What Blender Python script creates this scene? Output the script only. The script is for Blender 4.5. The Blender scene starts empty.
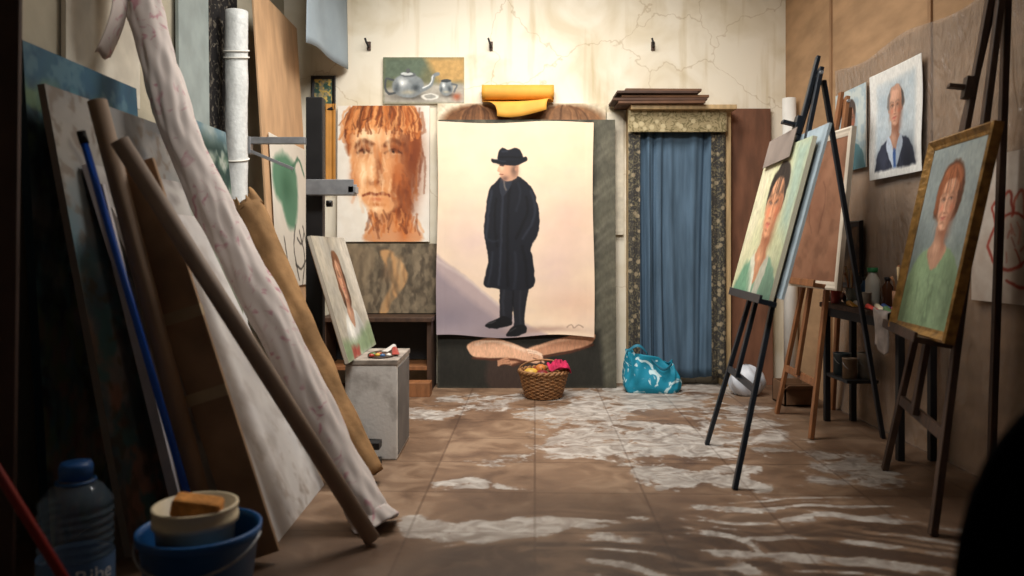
import bpy, bmesh, math, random
import numpy as np
from mathutils import Vector as V
random.seed(3); rng=np.random.default_rng(5)
S=bpy.context.scene; C=S.collection
F=760.; H=1.05; HY=250.; PI=math.pi
XL=-1.8; XR=2.16; YB=6.0; ZC=3.6
try: S.view_settings.view_transform='Standard'
except Exception as e: print(e)
def at(px,py,Y): return V(((px-512)/F*Y, Y, H-(py-HY)/F*Y))
def l1(c):
    c=c/255.; return c/12.92 if c<=.04045 else ((c+.055)/1.055)**2.4
def lin(c): return tuple(l1(x) for x in c)
# ------------------------------------------------------------ materials
def nt(name):
    m=bpy.data.materials.new(name); m.use_nodes=True
    n=m.node_tree.nodes; b=n['Principled BSDF']; return m,n,m.node_tree.links,b
def mat(name,c,rough=.6,var=.15,scale=6,bump=.0,metal=0,stretch=(1,1,1),c2=None,bscale=60,lo=.35,hi=.65,spec=.4,alpha=1,trans=0):
    m,n,L,b=nt(name)
    tc=n.new('ShaderNodeTexCoord'); mp=n.new('ShaderNodeMapping'); mp.inputs['Scale'].default_value=stretch
    L.new(tc.outputs['Object'],mp.inputs['Vector'])
    no=n.new('ShaderNodeTexNoise'); no.inputs['Scale'].default_value=scale; no.inputs['Detail'].default_value=6
    L.new(mp.outputs['Vector'],no.inputs['Vector'])
    r=n.new('ShaderNodeValToRGB'); r.color_ramp.elements[0].position=lo; r.color_ramp.elements[1].position=hi
    a=lin(c); a2=lin(c2) if c2 else None
    r.color_ramp.elements[0].color=(*[x*(1-var) for x in a],1)
    r.color_ramp.elements[1].color=(*(a2 if a2 else [min(1,x*(1+var)) for x in a]),1)
    L.new(no.outputs['Fac'],r.inputs['Fac']); L.new(r.outputs['Color'],b.inputs['Base Color'])
    b.inputs['Roughness'].default_value=rough; b.inputs['Metallic'].default_value=metal
    b.inputs['Specular IOR Level'].default_value=spec
    b.inputs['Alpha'].default_value=alpha; b.inputs['Transmission Weight'].default_value=trans
    if bump:
        n2=n.new('ShaderNodeTexNoise'); n2.inputs['Scale'].default_value=bscale; n2.inputs['Detail'].default_value=4
        L.new(mp.outputs['Vector'],n2.inputs['Vector'])
        bp=n.new('ShaderNodeBump'); bp.inputs['Strength'].default_value=bump; bp.inputs['Distance'].default_value=.01
        L.new(n2.outputs['Fac'],bp.inputs['Height']); L.new(bp.outputs['Normal'],b.inputs['Normal'])
    return m
def patmat(name,c1,c2,scale,rough=.8,thr=.45,wid=.06,dist=1.5):
    m,n,L,b=nt(name)
    tc=n.new('ShaderNodeTexCoord'); no=n.new('ShaderNodeTexNoise'); no.inputs['Scale'].default_value=scale
    no.inputs['Detail'].default_value=2; no.inputs['Distortion'].default_value=dist
    L.new(tc.outputs['Object'],no.inputs['Vector'])
    r=n.new('ShaderNodeValToRGB'); r.color_ramp.elements[0].position=thr; r.color_ramp.elements[1].position=thr+wid
    r.color_ramp.elements[0].color=(*lin(c1),1); r.color_ramp.elements[1].color=(*lin(c2),1)
    L.new(no.outputs['Fac'],r.inputs['Fac']); L.new(r.outputs['Color'],b.inputs['Base Color'])
    b.inputs['Roughness'].default_value=rough; b.inputs['Specular IOR Level'].default_value=.2
    return m
def painted():
    m,n,L,b=nt('painted_canvas')
    a=n.new('ShaderNodeAttribute'); a.attribute_name='Col'
    tc=n.new('ShaderNodeTexCoord'); no=n.new('ShaderNodeTexNoise'); no.inputs['Scale'].default_value=8; no.inputs['Detail'].default_value=5
    L.new(tc.outputs['Object'],no.inputs['Vector'])
    mr=n.new('ShaderNodeMapRange'); mr.inputs['From Min'].default_value=.3; mr.inputs['From Max'].default_value=.7
    mr.inputs['To Min'].default_value=.95; mr.inputs['To Max'].default_value=1.03
    L.new(no.outputs['Fac'],mr.inputs['Value'])
    mx=n.new('ShaderNodeVectorMath'); mx.operation='SCALE'
    L.new(a.outputs['Color'],mx.inputs[0]); L.new(mr.outputs['Result'],mx.inputs['Scale'])
    L.new(mx.outputs['Vector'],b.inputs['Base Color'])
    n2=n.new('ShaderNodeTexNoise'); n2.inputs['Scale'].default_value=260; L.new(tc.outputs['Object'],n2.inputs['Vector'])
    bp=n.new('ShaderNodeBump'); bp.inputs['Strength'].default_value=.08; bp.inputs['Distance'].default_value=.003
    L.new(n2.outputs['Fac'],bp.inputs['Height']); L.new(bp.outputs['Normal'],b.inputs['Normal'])
    b.inputs['Roughness'].default_value=.65; b.inputs['Specular IOR Level'].default_value=.2
    return m
PAINT=painted()
WOOD_D=mat('dark_wood',(64,45,33),.55,.35,5,.2,stretch=(6,6,1))
WOOD_M=mat('mid_wood',(136,90,56),.55,.25,5,.2,stretch=(6,6,1))
WOOD_L=mat('pale_wood',(176,150,110),.6,.2,4,.15,stretch=(8,8,1))
WHITEW=mat('white_border',(200,190,174),.6,.1,8)
STRETCH=mat('stretcher_wood',(180,150,110),.7,.15,8)
BLACKM=mat('blackened_metal',(36,42,50),.4,.2,10,0,metal=.3)
BLACKW=mat('black_painted_wood',(26,25,26),.5,.25,10)
STEEL=mat('brushed_steel',(150,152,155),.4,.15,20,0,metal=.35)
GOLD=mat('gilded_frame',(150,112,58),.4,.4,24,.4,metal=.35,bscale=45)
BLACKF=mat('black_fabric',(8,8,9),.95,.2,30,.1,spec=.02)
# ------------------------------------------------------------ mesh builder
BASE={}
class MB:
    def __init__(s): s.v=[];s.f=[];s.sm=[]
    def add(s,vs,fs,sm=False):
        n=len(s.v); s.v+=[V(v) for v in vs]; s.f+=[[i+n for i in f] for f in fs]; s.sm+=[sm]*len(fs); return s
    def obox(s,c,a,b,d):
        c=V(c);a=V(a);b=V(b);d=V(d)
        vs=[c+x*a+y*b+z*d for z in(-1,1) for y in(-1,1) for x in(-1,1)]
        return s.add(vs,[(0,1,3,2),(4,6,7,5),(0,4,5,1),(2,3,7,6),(0,2,6,4),(1,5,7,3)])
    def box(s,x0,x1,y0,y1,z0,z1):
        return s.obox(((x0+x1)/2,(y0+y1)/2,(z0+z1)/2),((x1-x0)/2,0,0),(0,(y1-y0)/2,0),(0,0,(z1-z0)/2))
    def bar(s,p,q,w,d,side=(1,0,0)):
        p=V(p);q=V(q);a=(q-p)/2; t=a.normalized(); sd=V(side); sd=(sd-t*sd.dot(t)).normalized(); o=t.cross(sd)
        return s.obox((p+q)/2,sd*w/2,o*d/2,a)
    def tube(s,pts,r,n=14,caps=True,fn=None,inner=None):
        pts=[V(p) for p in pts]; m=len(pts); rr=r if isinstance(r,(list,tuple)) else [r]*m
        ts=[(pts[min(i+1,m-1)]-pts[max(i-1,0)]).normalized() for i in range(m)]
        def ringset(scale):
            u=ts[0].orthogonal().normalized(); vs=[]
            for i in range(m):
                u=(u-ts[i]*u.dot(ts[i])).normalized(); w=ts[i].cross(u)
                for k in range(n):
                    a=2*PI*k/n; q=rr[i]*scale*(fn(i,a) if fn else 1); vs.append(pts[i]+(u*math.cos(a)+w*math.sin(a))*q)
            return vs
        side=[(i*n+k,i*n+(k+1)%n,(i+1)*n+(k+1)%n,(i+1)*n+k) for i in range(m-1) for k in range(n)]
        vs=ringset(1)
        if inner:
            vi=ringset(inner); N=len(vs)
            s.add(vs+vi, side+[tuple(x+N for x in reversed(f)) for f in side]+
               [(k,(k+1)%n,(k+1)%n+N,k+N) for k in range(n)]+[((m-1)*n+k,(m-1)*n+k+N,(m-1)*n+(k+1)%n+N,(m-1)*n+(k+1)%n) for k in range(n)],True)
        else:
            s.add(vs,side,True)
            if caps:
                s.add(vs[:n],[tuple(range(n))]); s.add(vs[-n:],[tuple(range(n))])
        return s
    def lathe(s,prof,c,n=28,sx=1,sy=1,fn=None):
        c=V(c); vs=[]; m=len(prof)
        for r,z in prof:
            for k in range(n):
                a=2*PI*k/n; q=r*(fn(a,z) if fn else 1); vs.append(c+V((q*math.cos(a)*sx,q*math.sin(a)*sy,z)))
        fs=[(i*n+k,i*n+(k+1)%n,(i+1)*n+(k+1)%n,(i+1)*n+k) for i in range(m-1) for k in range(n)]
        if prof[0][0]>1e-4: fs.append(tuple(range(n)))
        if prof[-1][0]>1e-4: fs.append(tuple((m-1)*n+k for k in range(n)))
        return s.add(vs,fs,True)
    def grid(s,fn,nu,nv,sm=True):
        vs=[fn(i/nu,j/nv) for j in range(nv+1) for i in range(nu+1)]
        return s.add(vs,[(j*(nu+1)+i,j*(nu+1)+i+1,(j+1)*(nu+1)+i+1,(j+1)*(nu+1)+i) for j in range(nv) for i in range(nu)],sm)
    def build(s,name,m,parent=None,base=None,bevel=0,solid=0,sub=0,recalc=True,weld=True):
        b=BASE[parent.name] if parent else V(base or (0,0,0))
        me=bpy.data.meshes.new(name); me.from_pydata([v-b for v in s.v],[],s.f)
        for p,q in zip(me.polygons,s.sm): p.use_smooth=q
        if recalc:
            bm=bmesh.new(); bm.from_mesh(me)
            if weld: bmesh.ops.remove_doubles(bm,verts=bm.verts,dist=1e-5)
            bmesh.ops.recalc_face_normals(bm,faces=bm.faces); bm.to_mesh(me); bm.free()
        me.materials.append(m)
        o=bpy.data.objects.new(name,me); C.objects.link(o)
        if parent: o.parent=parent
        else: o.location=b
        BASE[o.name]=b
        if bevel:
            md=o.modifiers.new('bevel','BEVEL'); md.width=bevel; md.segments=2; md.limit_method='ANGLE'
        if solid:
            md=o.modifiers.new('solid','SOLIDIFY'); md.thickness=solid; md.offset=0
        if sub:
            md=o.modifiers.new('sub','SUBSURF'); md.levels=sub; md.render_levels=sub
        return o
def tag(o,label,cat,group=None):
    o['label']=label; o['category']=cat
    if group: o['group']=group
    return o
def thing(name,label,cat,loc,group=None):
    o=bpy.data.objects.new(name,None); o.empty_display_size=.05; C.objects.link(o); o.location=V(loc); BASE[o.name]=V(loc)
    return tag(o,label,cat,group)
def solo(name,mb,m,label,cat,base,group=None,**k): return tag(mb.build(name,m,None,base,**k),label,cat,group)
def struct(name,mb,m,**k):
    o=mb.build(name,m,None,(0,0,0),**k); o['kind']='structure'; return o
# ------------------------------------------------------------ painter
def vnoise(ny,nx,cy,cx=None):
    cx=cx or cy; cy=max(cy,1); cx=max(cx,1); gy=int(ny/cy)+3; gx=int(nx/cx)+3; g=rng.random((gy,gx))
    y=np.arange(ny)/cy; x=np.arange(nx)/cx; yi=y.astype(int); xi=x.astype(int)
    fy=y-yi; fx=x-xi; fy=(fy*fy*(3-2*fy))[:,None]; fx=(fx*fx*(3-2*fx))[None,:]
    a=g[yi][:,xi]; b=g[yi][:,xi+1]; c=g[yi+1][:,xi]; d=g[yi+1][:,xi+1]
    return (a*(1-fx)+b*fx)*(1-fy)+(c*(1-fx)+d*fx)*fy
def fbm(ny,nx,cell,o=4,asp=1.):
    t=0;w=0
    for k in range(o):
        t=t+vnoise(ny,nx,cell/2**k,cell*asp/2**k)*.5**k; w+=.5**k
    return t/w
def crom(p,closed,k=6):
    p=[np.array(q,float) for q in p]; n=len(p); out=[]
    for i in range(n if closed else n-1):
        a,b,c,d=(p[(i-1)%n],p[i],p[(i+1)%n],p[(i+2)%n]) if closed else (p[max(i-1,0)],p[i],p[i+1],p[min(i+2,n-1)])
        for j in range(k):
            t=j/k; out.append(.5*((2*b)+(-a+c)*t+(2*a-5*b+4*c-d)*t*t+(-a+3*b-3*c+d)*t**3))
    if not closed: out.append(p[-1])
    return out
class Art:
    def __init__(s,x0,y0,x1,y1,res,bg):
        s.nx=int((x1-x0)*res)+1; s.ny=int((y1-y0)*res)+1
        s.X,s.Y=np.meshgrid(np.linspace(x0,x1,s.nx),np.linspace(y0,y1,s.ny)); s.res=res
        s.im=np.ones((s.ny,s.nx,3))*np.array(bg)/255.; s.b=(x0,y0,x1,y1)
    def put(s,m,c):
        s.im=s.im*(1-m[...,None])+np.array(c)/255.*m[...,None]; return s
    def _seg(s,P,closed):
        d=np.full(s.X.shape,1e9); ins=np.zeros(s.X.shape,bool); n=len(P)
        for i in range(n if closed else n-1):
            ax,ay=P[i]; bx,by=P[(i+1)%n]; vx,vy=bx-ax,by-ay; L=vx*vx+vy*vy+1e-9
            t=np.clip(((s.X-ax)*vx+(s.Y-ay)*vy)/L,0,1)
            d=np.minimum(d,(s.X-ax-t*vx)**2+(s.Y-ay-t*vy)**2)
            if closed and ay!=by:
                c=((ay>s.Y)!=(by>s.Y))&(s.X<(bx-ax)*(s.Y-ay)/(by-ay)+ax); ins^=c
        return np.sqrt(d),ins
    def poly(s,P,c,soft=1.2,al=1,smooth=True):
        if smooth: P=crom(P,True,5)
        d,i=s._seg(P,True); sd=np.where(i,d,-d); return s.put(np.clip(sd/soft+.5,0,1)*al,c)
    def line(s,P,w,c,al=1,soft=1.,smooth=True):
        if smooth and len(P)>2: P=crom(P,False,4)
        d,_=s._seg(P,False); return s.put(np.clip((w/2-d)/soft+.5,0,1)*al,c)
    def ell(s,cx,cy,rx,ry,c,soft=.15,al=1,rot=0):
        a=math.radians(rot); x=s.X-cx; y=s.Y-cy; u=(x*math.cos(a)+y*math.sin(a))/rx; v=(-x*math.sin(a)+y*math.cos(a))/ry
        return s.put(np.clip((1-np.sqrt(u*u+v*v))/soft+.5*(soft<.5),0,1)*al,c)
    def glow(s,cx,cy,rx,ry,c,al=1,rot=0):
        a=math.radians(rot); x=s.X-cx; y=s.Y-cy; u=(x*math.cos(a)+y*math.sin(a))/rx; v=(-x*math.sin(a)+y*math.cos(a))/ry
        return s.put(np.exp(-(u*u+v*v)*1.3)*al,c)
    def blot(s,c,cell,thr=.5,wid=.2,al=1,region=None,asp=1.):
        m=np.clip((fbm(s.ny,s.nx,cell*s.res,4,asp)-thr)/wid+.5,0,1)*al
        if region is not None: m=m*region
        return s.put(m,c)
    def vary(s,amp,cell,asp=1.):
        s.im=np.clip(s.im*(1+amp*(fbm(s.ny,s.nx,cell*s.res,4,asp)-.5)[...,None]*2),0,1); return s
    def warp(s,amp,cell):
        dx=(fbm(s.ny,s.nx,cell*s.res,3)-.5)*2*amp*s.res; dy=(fbm(s.ny,s.nx,cell*s.res,3)-.5)*2*amp*s.res
        jj,ii=np.meshgrid(np.arange(s.ny),np.arange(s.nx),indexing='ij'); y=np.clip(jj+dy,0,s.ny-1.01); x=np.clip(ii+dx,0,s.nx-1.01)
        y0=y.astype(int);x0=x.astype(int);fy=(y-y0)[...,None];fx=(x-x0)[...,None]
        s.im=(s.im[y0,x0]*(1-fx)+s.im[y0,x0+1]*fx)*(1-fy)+(s.im[y0+1,x0]*(1-fx)+s.im[y0+1,x0+1]*fx)*fy; return s
    def lincol(s):
        c=np.clip(s.im,0,1); return np.where(c<=.04045,c/12.92,((c+.055)/1.055)**2.4)
    def ygrad(s,y0,y1): return np.clip((s.Y-y0)/(y1-y0),0,1)
    def xgrad(s,x0,x1): return np.clip((s.X-x0)/(x1-x0),0,1)
def portrait(a,cx,cy,r,skin,hair,shirt,style='short',collar=None,turn=0.,seed=1,smile=0.):
    R=random.Random(seed); mul=lambda c,k: tuple(min(255,x*k) for x in c); long=style=='long'
    P=lambda pts:[(cx+x*r,cy+y*r) for x,y in pts]; G=lambda x,y,rx,ry,c,al,rot=0: a.glow(cx+x*r,cy+y*r,rx*r,ry*r,c,al,rot)
    dk=(skin[0]*.66,skin[1]*.56,skin[2]*.52); md=mul(skin,.86); lt=(min(255,skin[0]*1.1),min(255,skin[1]*1.12),min(255,skin[2]*1.14)); hd=mul(hair,.6); hl=mul(hair,1.35)
    if long:
        a.poly(P([(-.9,-.5),(-.55,-1.15),(.3,-1.25),(.9,-.6),(1.0,.5),(.85,1.35),(.4,1.6),(-.45,1.6),(-.9,1.3),(-1.0,.4)]),hd,r*.12)
    if style=='bob':
        a.poly(P([(-1.0,-.3),(-.85,-1.1),(-.2,-1.5),(.5,-1.4),(1.0,-.8),(1.08,-.1),(.95,.45),(.6,.7),(-.6,.7),(-.98,.4)]),hd,r*.16)
    a.poly(P([(-2.4,5.5),(-2.15,3.0),(-1.6,2.15),(-.75,1.75),(0,1.9),(.8,1.72),(1.65,2.1),(2.2,2.95),(2.45,5.5)]),shirt,r*.1)
    G(1.5,3.4,1.0,1.6,mul(shirt,.6),.8); G(-1.1,2.8,.7,.9,mul(shirt,1.2),.7); G(.1,4.2,.5,1.5,mul(shirt,.75),.5); G(-1.9,4,.4,1.4,mul(shirt,.7),.6)
    for k in range(7):
        x=R.uniform(-1.7,1.7); y=R.uniform(2.3,3.4); a.line(P([(x,y),(x+R.uniform(-.3,.3),y+.5),(x+R.uniform(-.4,.4),y+1.2)]),.07*r,mul(shirt,R.choice([.7,1.2])),.6,r*.12)
    a.poly(P([(-.4,.5),(-.42,1.45),(-.8,1.85),(-.1,2.55),(.75,1.85),(.4,1.45),(.42,.5)]),md,r*.1)
    G(.15,1.12,.5,.35,dk,.85); G(.35,1.5,.2,.5,dk,.6); G(-.2,1.75,.25,.3,lt,.5)
    if collar:
        a.poly(P([(-.7,1.6),(-.2,2.3),(0,3.6),(-.55,2.9),(-.95,2.1)]),collar,r*.08); a.poly(P([(.7,1.6),(.2,2.3),(.05,3.6),(.55,2.9),(.95,2.1)]),mul(collar,.85),r*.08)
    if style in('short','bald'):
        a.poly(P([(-.86,-.05),(-.76,-.2),(-.7,.25),(-.8,.28)]),md,r*.08); a.poly(P([(.86,-.05),(.76,-.2),(.7,.25),(.8,.28)]),dk,r*.08)
    if style=='bald':
        a.poly(P([(-.84,.1),(-.9,-.5),(-.7,-.9),(0,-1.2),(.7,-.9),(.9,-.5),(.84,.1)]),hair,r*.14)
    a.poly(P([(-.74,-.35),(-.58,-.95),(0,-1.2),(.58,-.95),(.74,-.35),(.68,.2),(.52,.68),(.22,1.02),(0,1.07),(-.22,1.02),(-.52,.68),(-.68,.2)]),skin,r*.1)
    s=turn*.22
    G(.55,.15,.32,.95,dk,.75); G(.35,.75,.3,.3,dk,.5); G(-.62,.3,.14,.6,md,.6); G(-.15+s,-.6,.4,.22,lt,.8); G(-.4,.22,.22,.2,(min(255,skin[0]*1.06),skin[1]*.84,skin[2]*.8),.7); G(.38,.25,.2,.18,(skin[0]*.9,skin[1]*.68,skin[2]*.62),.6)
    for q in(-1,1):
        ex=q*.31+s; G(ex,-.1,.2,.13,dk,.75); a.poly(P([(ex-.15,-.07),(ex,-.12),(ex+.15,-.07),(ex,-.04)]),(206,194,182),r*.07,.5); a.ell(cx+ex*r+.02*r,cy-.085*r,.062*r,.06*r,(52,42,40),.8); a.line(P([(ex-.17,-.08),(ex,-.15),(ex+.17,-.07)]),.045*r,hd if sum(hair)<330 else (84,54,40),.6,r*.1); a.line(P([(ex-.2,-.25),(ex,-.31),(ex+.2,-.25)]),.06*r,hd,.45,r*.12)
    G(.1+s,.15,.1,.3,dk,.6); G(-.04+s,.1,.05,.35,lt,.9); G(s-.02,.33,.1,.07,lt,.7); G(s+.03,.43,.16,.05,dk,.8)
    if smile:
        for q in(-1,1): a.line(P([(q*.2+s,.36),(q*.34+s,.48),(q*.38+s,.66)]),.05*r,dk,.6,r*.09)
    a.poly(P([(-.27+s,.60-smile*.05),(-.08+s,.58),(s,.6),(.08+s,.58),(.27+s,.60-smile*.05),(s,.66+.02*smile)]),(158,74,66),r*.06,.8); a.poly(P([(-.2+s,.66),(s,.66),(.2+s,.66),(s,.75)]),(196,106,94),r*.07,.75); G(s,.82,.18,.05,dk,.6); G(s-.03,.93,.13,.07,lt,.5)
    if style=='bald':
        G(-.1,-.85,.4,.2,lt,.7)
        for q in(-1,1):
            a.poly(P([(q*.8,.12),(q*.92,-.3),(q*.82,-.75),(q*.62,-.85),(q*.66,-.45),(q*.7,-.1)]),hair if q<0 else hd,r*.12,.9)
        for k in range(8): x=R.uniform(-.5,.5); a.line(P([(x,-1.08),(x*1.2,-.95)]),.05*r,hair,.3,r*.1)
    else:
        a.poly(P([(-.84,.0),(-.92,-.7),(-.45,-1.3),(.3,-1.38),(.88,-.85),(.88,.0),(.7,-.35),(.5,-.7),(.0,-.86),(-.5,-.72),(-.7,-.3)]),hair,r*.1)
    if style=='bob':
        a.poly(P([(-.7,-.5),(-.72,.0),(-.78,.45),(-1.0,.35),(-1.06,-.2),(-.95,-.8)]),hair,r*.12); a.poly(P([(.72,-.5),(.72,.0),(.78,.5),(1.0,.35),(1.08,-.2),(.95,-.8)]),hd,r*.12); G(-.4,-1.1,.4,.2,hl,.7)
    if long:
        a.poly(P([(-.72,-.5),(-.66,.2),(-.78,1.2),(-.98,.9),(-1.0,.1),(-.9,-.5)]),hair,r*.1); a.poly(P([(.74,-.5),(.68,.2),(.8,1.25),(1.0,.9),(1.0,.1),(.9,-.5)]),hd,r*.1)
    if style!='bald':
        for k in range(22):
            t=R.uniform(-1,1); y0=-1.25+.45*t*t
            a.line(P([(t*.28,-1.28),(t*.8,y0+.12),(t*.88,-.35 if not long else R.uniform(.0,1.0))]),.06*r,R.choice([hl,hd,hair]),.45,r*.08)
def canvas_part(parent,BL,r,w,u,h,n,art,thick,edge,name='canvas',wave=None):
    col=art.lincol(); ny,nx=art.ny,art.nx; m=MB(); vs=[]
    for j in range(ny):
        vv=1-j/(ny-1)
        for i in range(nx):
            p=BL+r*(w*i/(nx-1))+u*(h*vv)
            if wave:
                q=wave(i/(nx-1),vv)
                p=p+n*q if not isinstance(q,tuple) else p+n*q[0]+r*q[1]+u*q[2]
            vs.append(p)
    fs=[(j*nx+i,(j+1)*nx+i,(j+1)*nx+i+1,j*nx+i+1) for j in range(ny-1) for i in range(nx-1)]
    m.add(vs,fs,True); N=len(vs); cols=np.ones((N,4)); cols[:,:3]=col.reshape(-1,3)
    if not wave:
        c=BL+r*w/2+u*h/2-n*(thick/2+.0006); m.obox(c,r*w/2,u*h/2,n*thick/2)
        e=np.ones((8,4)); e[:,:3]=lin(edge); cols=np.vstack([cols,e])
    o=m.build(name,PAINT,parent,recalc=False,solid=.003 if wave else 0)
    at_=o.data.color_attributes.new('Col','FLOAT_COLOR','POINT'); at_.data.foreach_set('color',cols.astype(np.float32).ravel())
    return o
def painting(name,label,cat,BL,BR,TL,art,thick=.025,edge=(205,195,178),frame=None,wave=None,group=None,stretcher=True):
    BL=V(BL);BR=V(BR);TL=V(TL); r=BR-BL; w=r.length; r.normalize(); u=TL-BL; u=u-r*u.dot(r); h=u.length; u.normalize(); n=r.cross(u)
    base=BL+r*w/2-n*thick
    t=thing(name,label,cat,base,group)
    canvas_part(t,BL,r,w,u,h,n,art,thick,edge,wave=wave)
    if stretcher and not wave:
        m=MB(); k=.02; c0=BL-n*(thick)
        for a,b in(((k+.01,k+.01),(w-k-.01,k+.01)),((k+.01,h-k-.01),(w-k-.01,h-k-.01)),((k+.01,k+.01),(k+.01,h-k-.01)),((w-k-.01,k+.01),(w-k-.01,h-k-.01))):
            m.bar(c0+r*a[0]+u*a[1],c0+r*b[0]+u*b[1],.04,.012,r if a[0]==b[0] else u)
        m.build('stretcher',STRETCH,t)
    if frame:
        fw,fd,fm=frame; m=MB(); vs=[]
        L=[(-.006,-thick),(-.006,.002),(fw*.2,.006),(fw*.45,fd*.6),(fw*.75,fd),(fw,fd*.7),(fw,-thick)]
        for o,z in L:
            for sx,sy in((0,0),(1,0),(1,1),(0,1)):
                vs.append(BL+r*(w*sx+(1 if sx else -1)*o)+u*(h*sy+(1 if sy else -1)*o)+n*z)
        K=len(L); fs=[(i*4+k,i*4+(k+1)%4,((i+1)%K)*4+(k+1)%4,((i+1)%K)*4+k) for i in range(K) for k in range(4)]
        m.add(vs,fs); m.build('frame',fm,t)
    return t
def slab(name,label,cat,BL,BR,TL,thick,m,group=None,bevel=.003):
    BL=V(BL);BR=V(BR);TL=V(TL); r=BR-BL; w=r.length; r.normalize(); u=TL-BL; u=u-r*u.dot(r); h=u.length; u.normalize(); n=r.cross(u)
    q=MB().obox(BL+r*w/2+u*h/2-n*thick/2,r*w/2,u*h/2,n*thick/2)
    return solo(name,q,m,label,cat,BL+r*w/2-n*thick,group,bevel=bevel)

# ============================================================ ROOM
m,n,L,b=nt('muddy_tiles')
tc=n.new('ShaderNodeTexCoord'); mp=n.new('ShaderNodeMapping'); mp.inputs['Rotation'].default_value=(0,0,.03); L.new(tc.outputs['Object'],mp.inputs['Vector'])
br=n.new('ShaderNodeTexBrick'); br.offset=0; br.inputs['Scale'].default_value=1; br.inputs['Brick Width'].default_value=.47; br.inputs['Row Height'].default_value=.47
br.inputs['Mortar Size'].default_value=.007; br.inputs['Mortar Smooth'].default_value=.5; br.inputs['Color1'].default_value=(1,1,1,1); br.inputs['Color2'].default_value=(.8,.78,.76,1); br.inputs['Mortar'].default_value=(.5,.45,.42,1)
L.new(mp.outputs['Vector'],br.inputs['Vector'])
def noise(sc,det=6,dist=0):
    q=n.new('ShaderNodeTexNoise'); q.inputs['Scale'].default_value=sc; q.inputs['Detail'].default_value=det; q.inputs['Distortion'].default_value=dist; L.new(tc.outputs['Object'],q.inputs['Vector']); return q
def math_(op,a,b_,c=None):
    q=n.new('ShaderNodeMath'); q.operation=op
    for i,x in enumerate((a,b_,c)):
        if x is None: continue
        if hasattr(x,'links'): L.new(x,q.inputs[i])
        else: q.inputs[i].default_value=x
    return q.outputs[0]
n1=noise(1.7,6,.5); n2=noise(40,8,.4); n3=noise(5,9,1.2); n4=noise(8,10,.8); n5=noise(7,9,2.)
fac=math_('MULTIPLY_ADD',n3.outputs['Fac'],.55,math_('MULTIPLY',n1.outputs['Fac'],.45))
rp=n.new('ShaderNodeValToRGB'); rp.color_ramp.elements[0].position=.36; rp.color_ramp.elements[1].position=.64
rp.color_ramp.elements[0].color=(*lin((94,72,56)),1); rp.color_ramp.elements[1].color=(*lin((154,128,104)),1)
e=rp.color_ramp.elements.new(.5); e.color=(*lin((124,98,77)),1)
L.new(fac,rp.inputs['Fac'])
mu=n.new('ShaderNodeMix'); mu.data_type='RGBA'; mu.blend_type='MULTIPLY'; mu.inputs['Factor'].default_value=.85
L.new(rp.outputs['Color'],mu.inputs['A']); L.new(br.outputs['Color'],mu.inputs['B'])
at1=n.new('ShaderNodeAttribute'); at1.attribute_name='paint'
nz=math_('ADD',math_('MULTIPLY_ADD',n4.outputs['Fac'],1.3,-.65),math_('MULTIPLY_ADD',n2.outputs['Fac'],.5,-.25))
smx=math_('ADD',at1.outputs['Fac'],math_('MULTIPLY',nz,math_('MINIMUM',math_('MULTIPLY',at1.outputs['Fac'],3),1)))
r2=n.new('ShaderNodeMapRange'); r2.interpolation_type='SMOOTHSTEP'; r2.inputs['From Min'].default_value=.38; r2.inputs['From Max'].default_value=.6; r2.inputs['To Max'].default_value=.84; L.new(smx,r2.inputs['Value'])
pr=n.new('ShaderNodeValToRGB'); pr.color_ramp.elements[0].position=.34; pr.color_ramp.elements[1].position=.64
pr.color_ramp.elements[0].color=(*lin((136,128,121)),1); pr.color_ramp.elements[1].color=(*lin((200,196,190)),1); e=pr.color_ramp.elements.new(.5); e.color=(*lin((170,164,157)),1); L.new(n5.outputs['Fac'],pr.inputs['Fac'])
pb=n.new('ShaderNodeMix'); pb.data_type='RGBA'; pb.blend_type='MULTIPLY'; pb.inputs['Factor'].default_value=.6; L.new(pr.outputs['Color'],pb.inputs['A']); L.new(br.outputs['Color'],pb.inputs['B'])
mm=n.new('ShaderNodeMix'); mm.data_type='RGBA'; L.new(r2.outputs['Result'],mm.inputs['Factor']); L.new(mu.outputs['Result'],mm.inputs['A']); L.new(pb.outputs['Result'],mm.inputs['B'])
at2=n.new('ShaderNodeAttribute'); at2.attribute_name='mud'
mfac=math_('MULTIPLY',at2.outputs['Fac'],math_('MINIMUM',math_('MULTIPLY_ADD',n3.outputs['Fac'],2.2,-.1),1))
md=n.new('ShaderNodeMix'); md.data_type='RGBA'; md.clamp_factor=True; L.new(mfac,md.inputs['Factor']); L.new(mm.outputs['Result'],md.inputs['A']); md.inputs['B'].default_value=(*lin((64,46,34)),1)
L.new(md.outputs['Result'],b.inputs['Base Color']); b.inputs['Specular IOR Level'].default_value=.35
L.new(math_('MULTIPLY_ADD',n3.outputs['Fac'],.5,.22),b.inputs['Roughness'])
bp=n.new('ShaderNodeBump'); bp.inputs['Strength'].default_value=.25; bp.inputs['Distance'].default_value=.012; L.new(n4.outputs['Fac'],bp.inputs['Height']); L.new(bp.outputs['Normal'],b.inputs['Normal'])
FLOOR=m
nx,ny=330,550; x0,x1,y0,y1=XL-.05,XR+.05,-.6,YB+.05
xs=np.linspace(x0,x1,nx); ys=np.linspace(y0,y1,ny); GX,GY=np.meshgrid(xs,ys)
fl=MB(); fl.v=[V((x,y,0)) for y in ys for x in xs]; fl.f=[(j*nx+i,j*nx+i+1,(j+1)*nx+i+1,(j+1)*nx+i) for j in range(ny-1) for i in range(nx-1)]; fl.sm=[False]*len(fl.f)
fo=fl.build('floor',FLOOR,None,(0,0,0),recalc=False); fo['kind']='structure'
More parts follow.
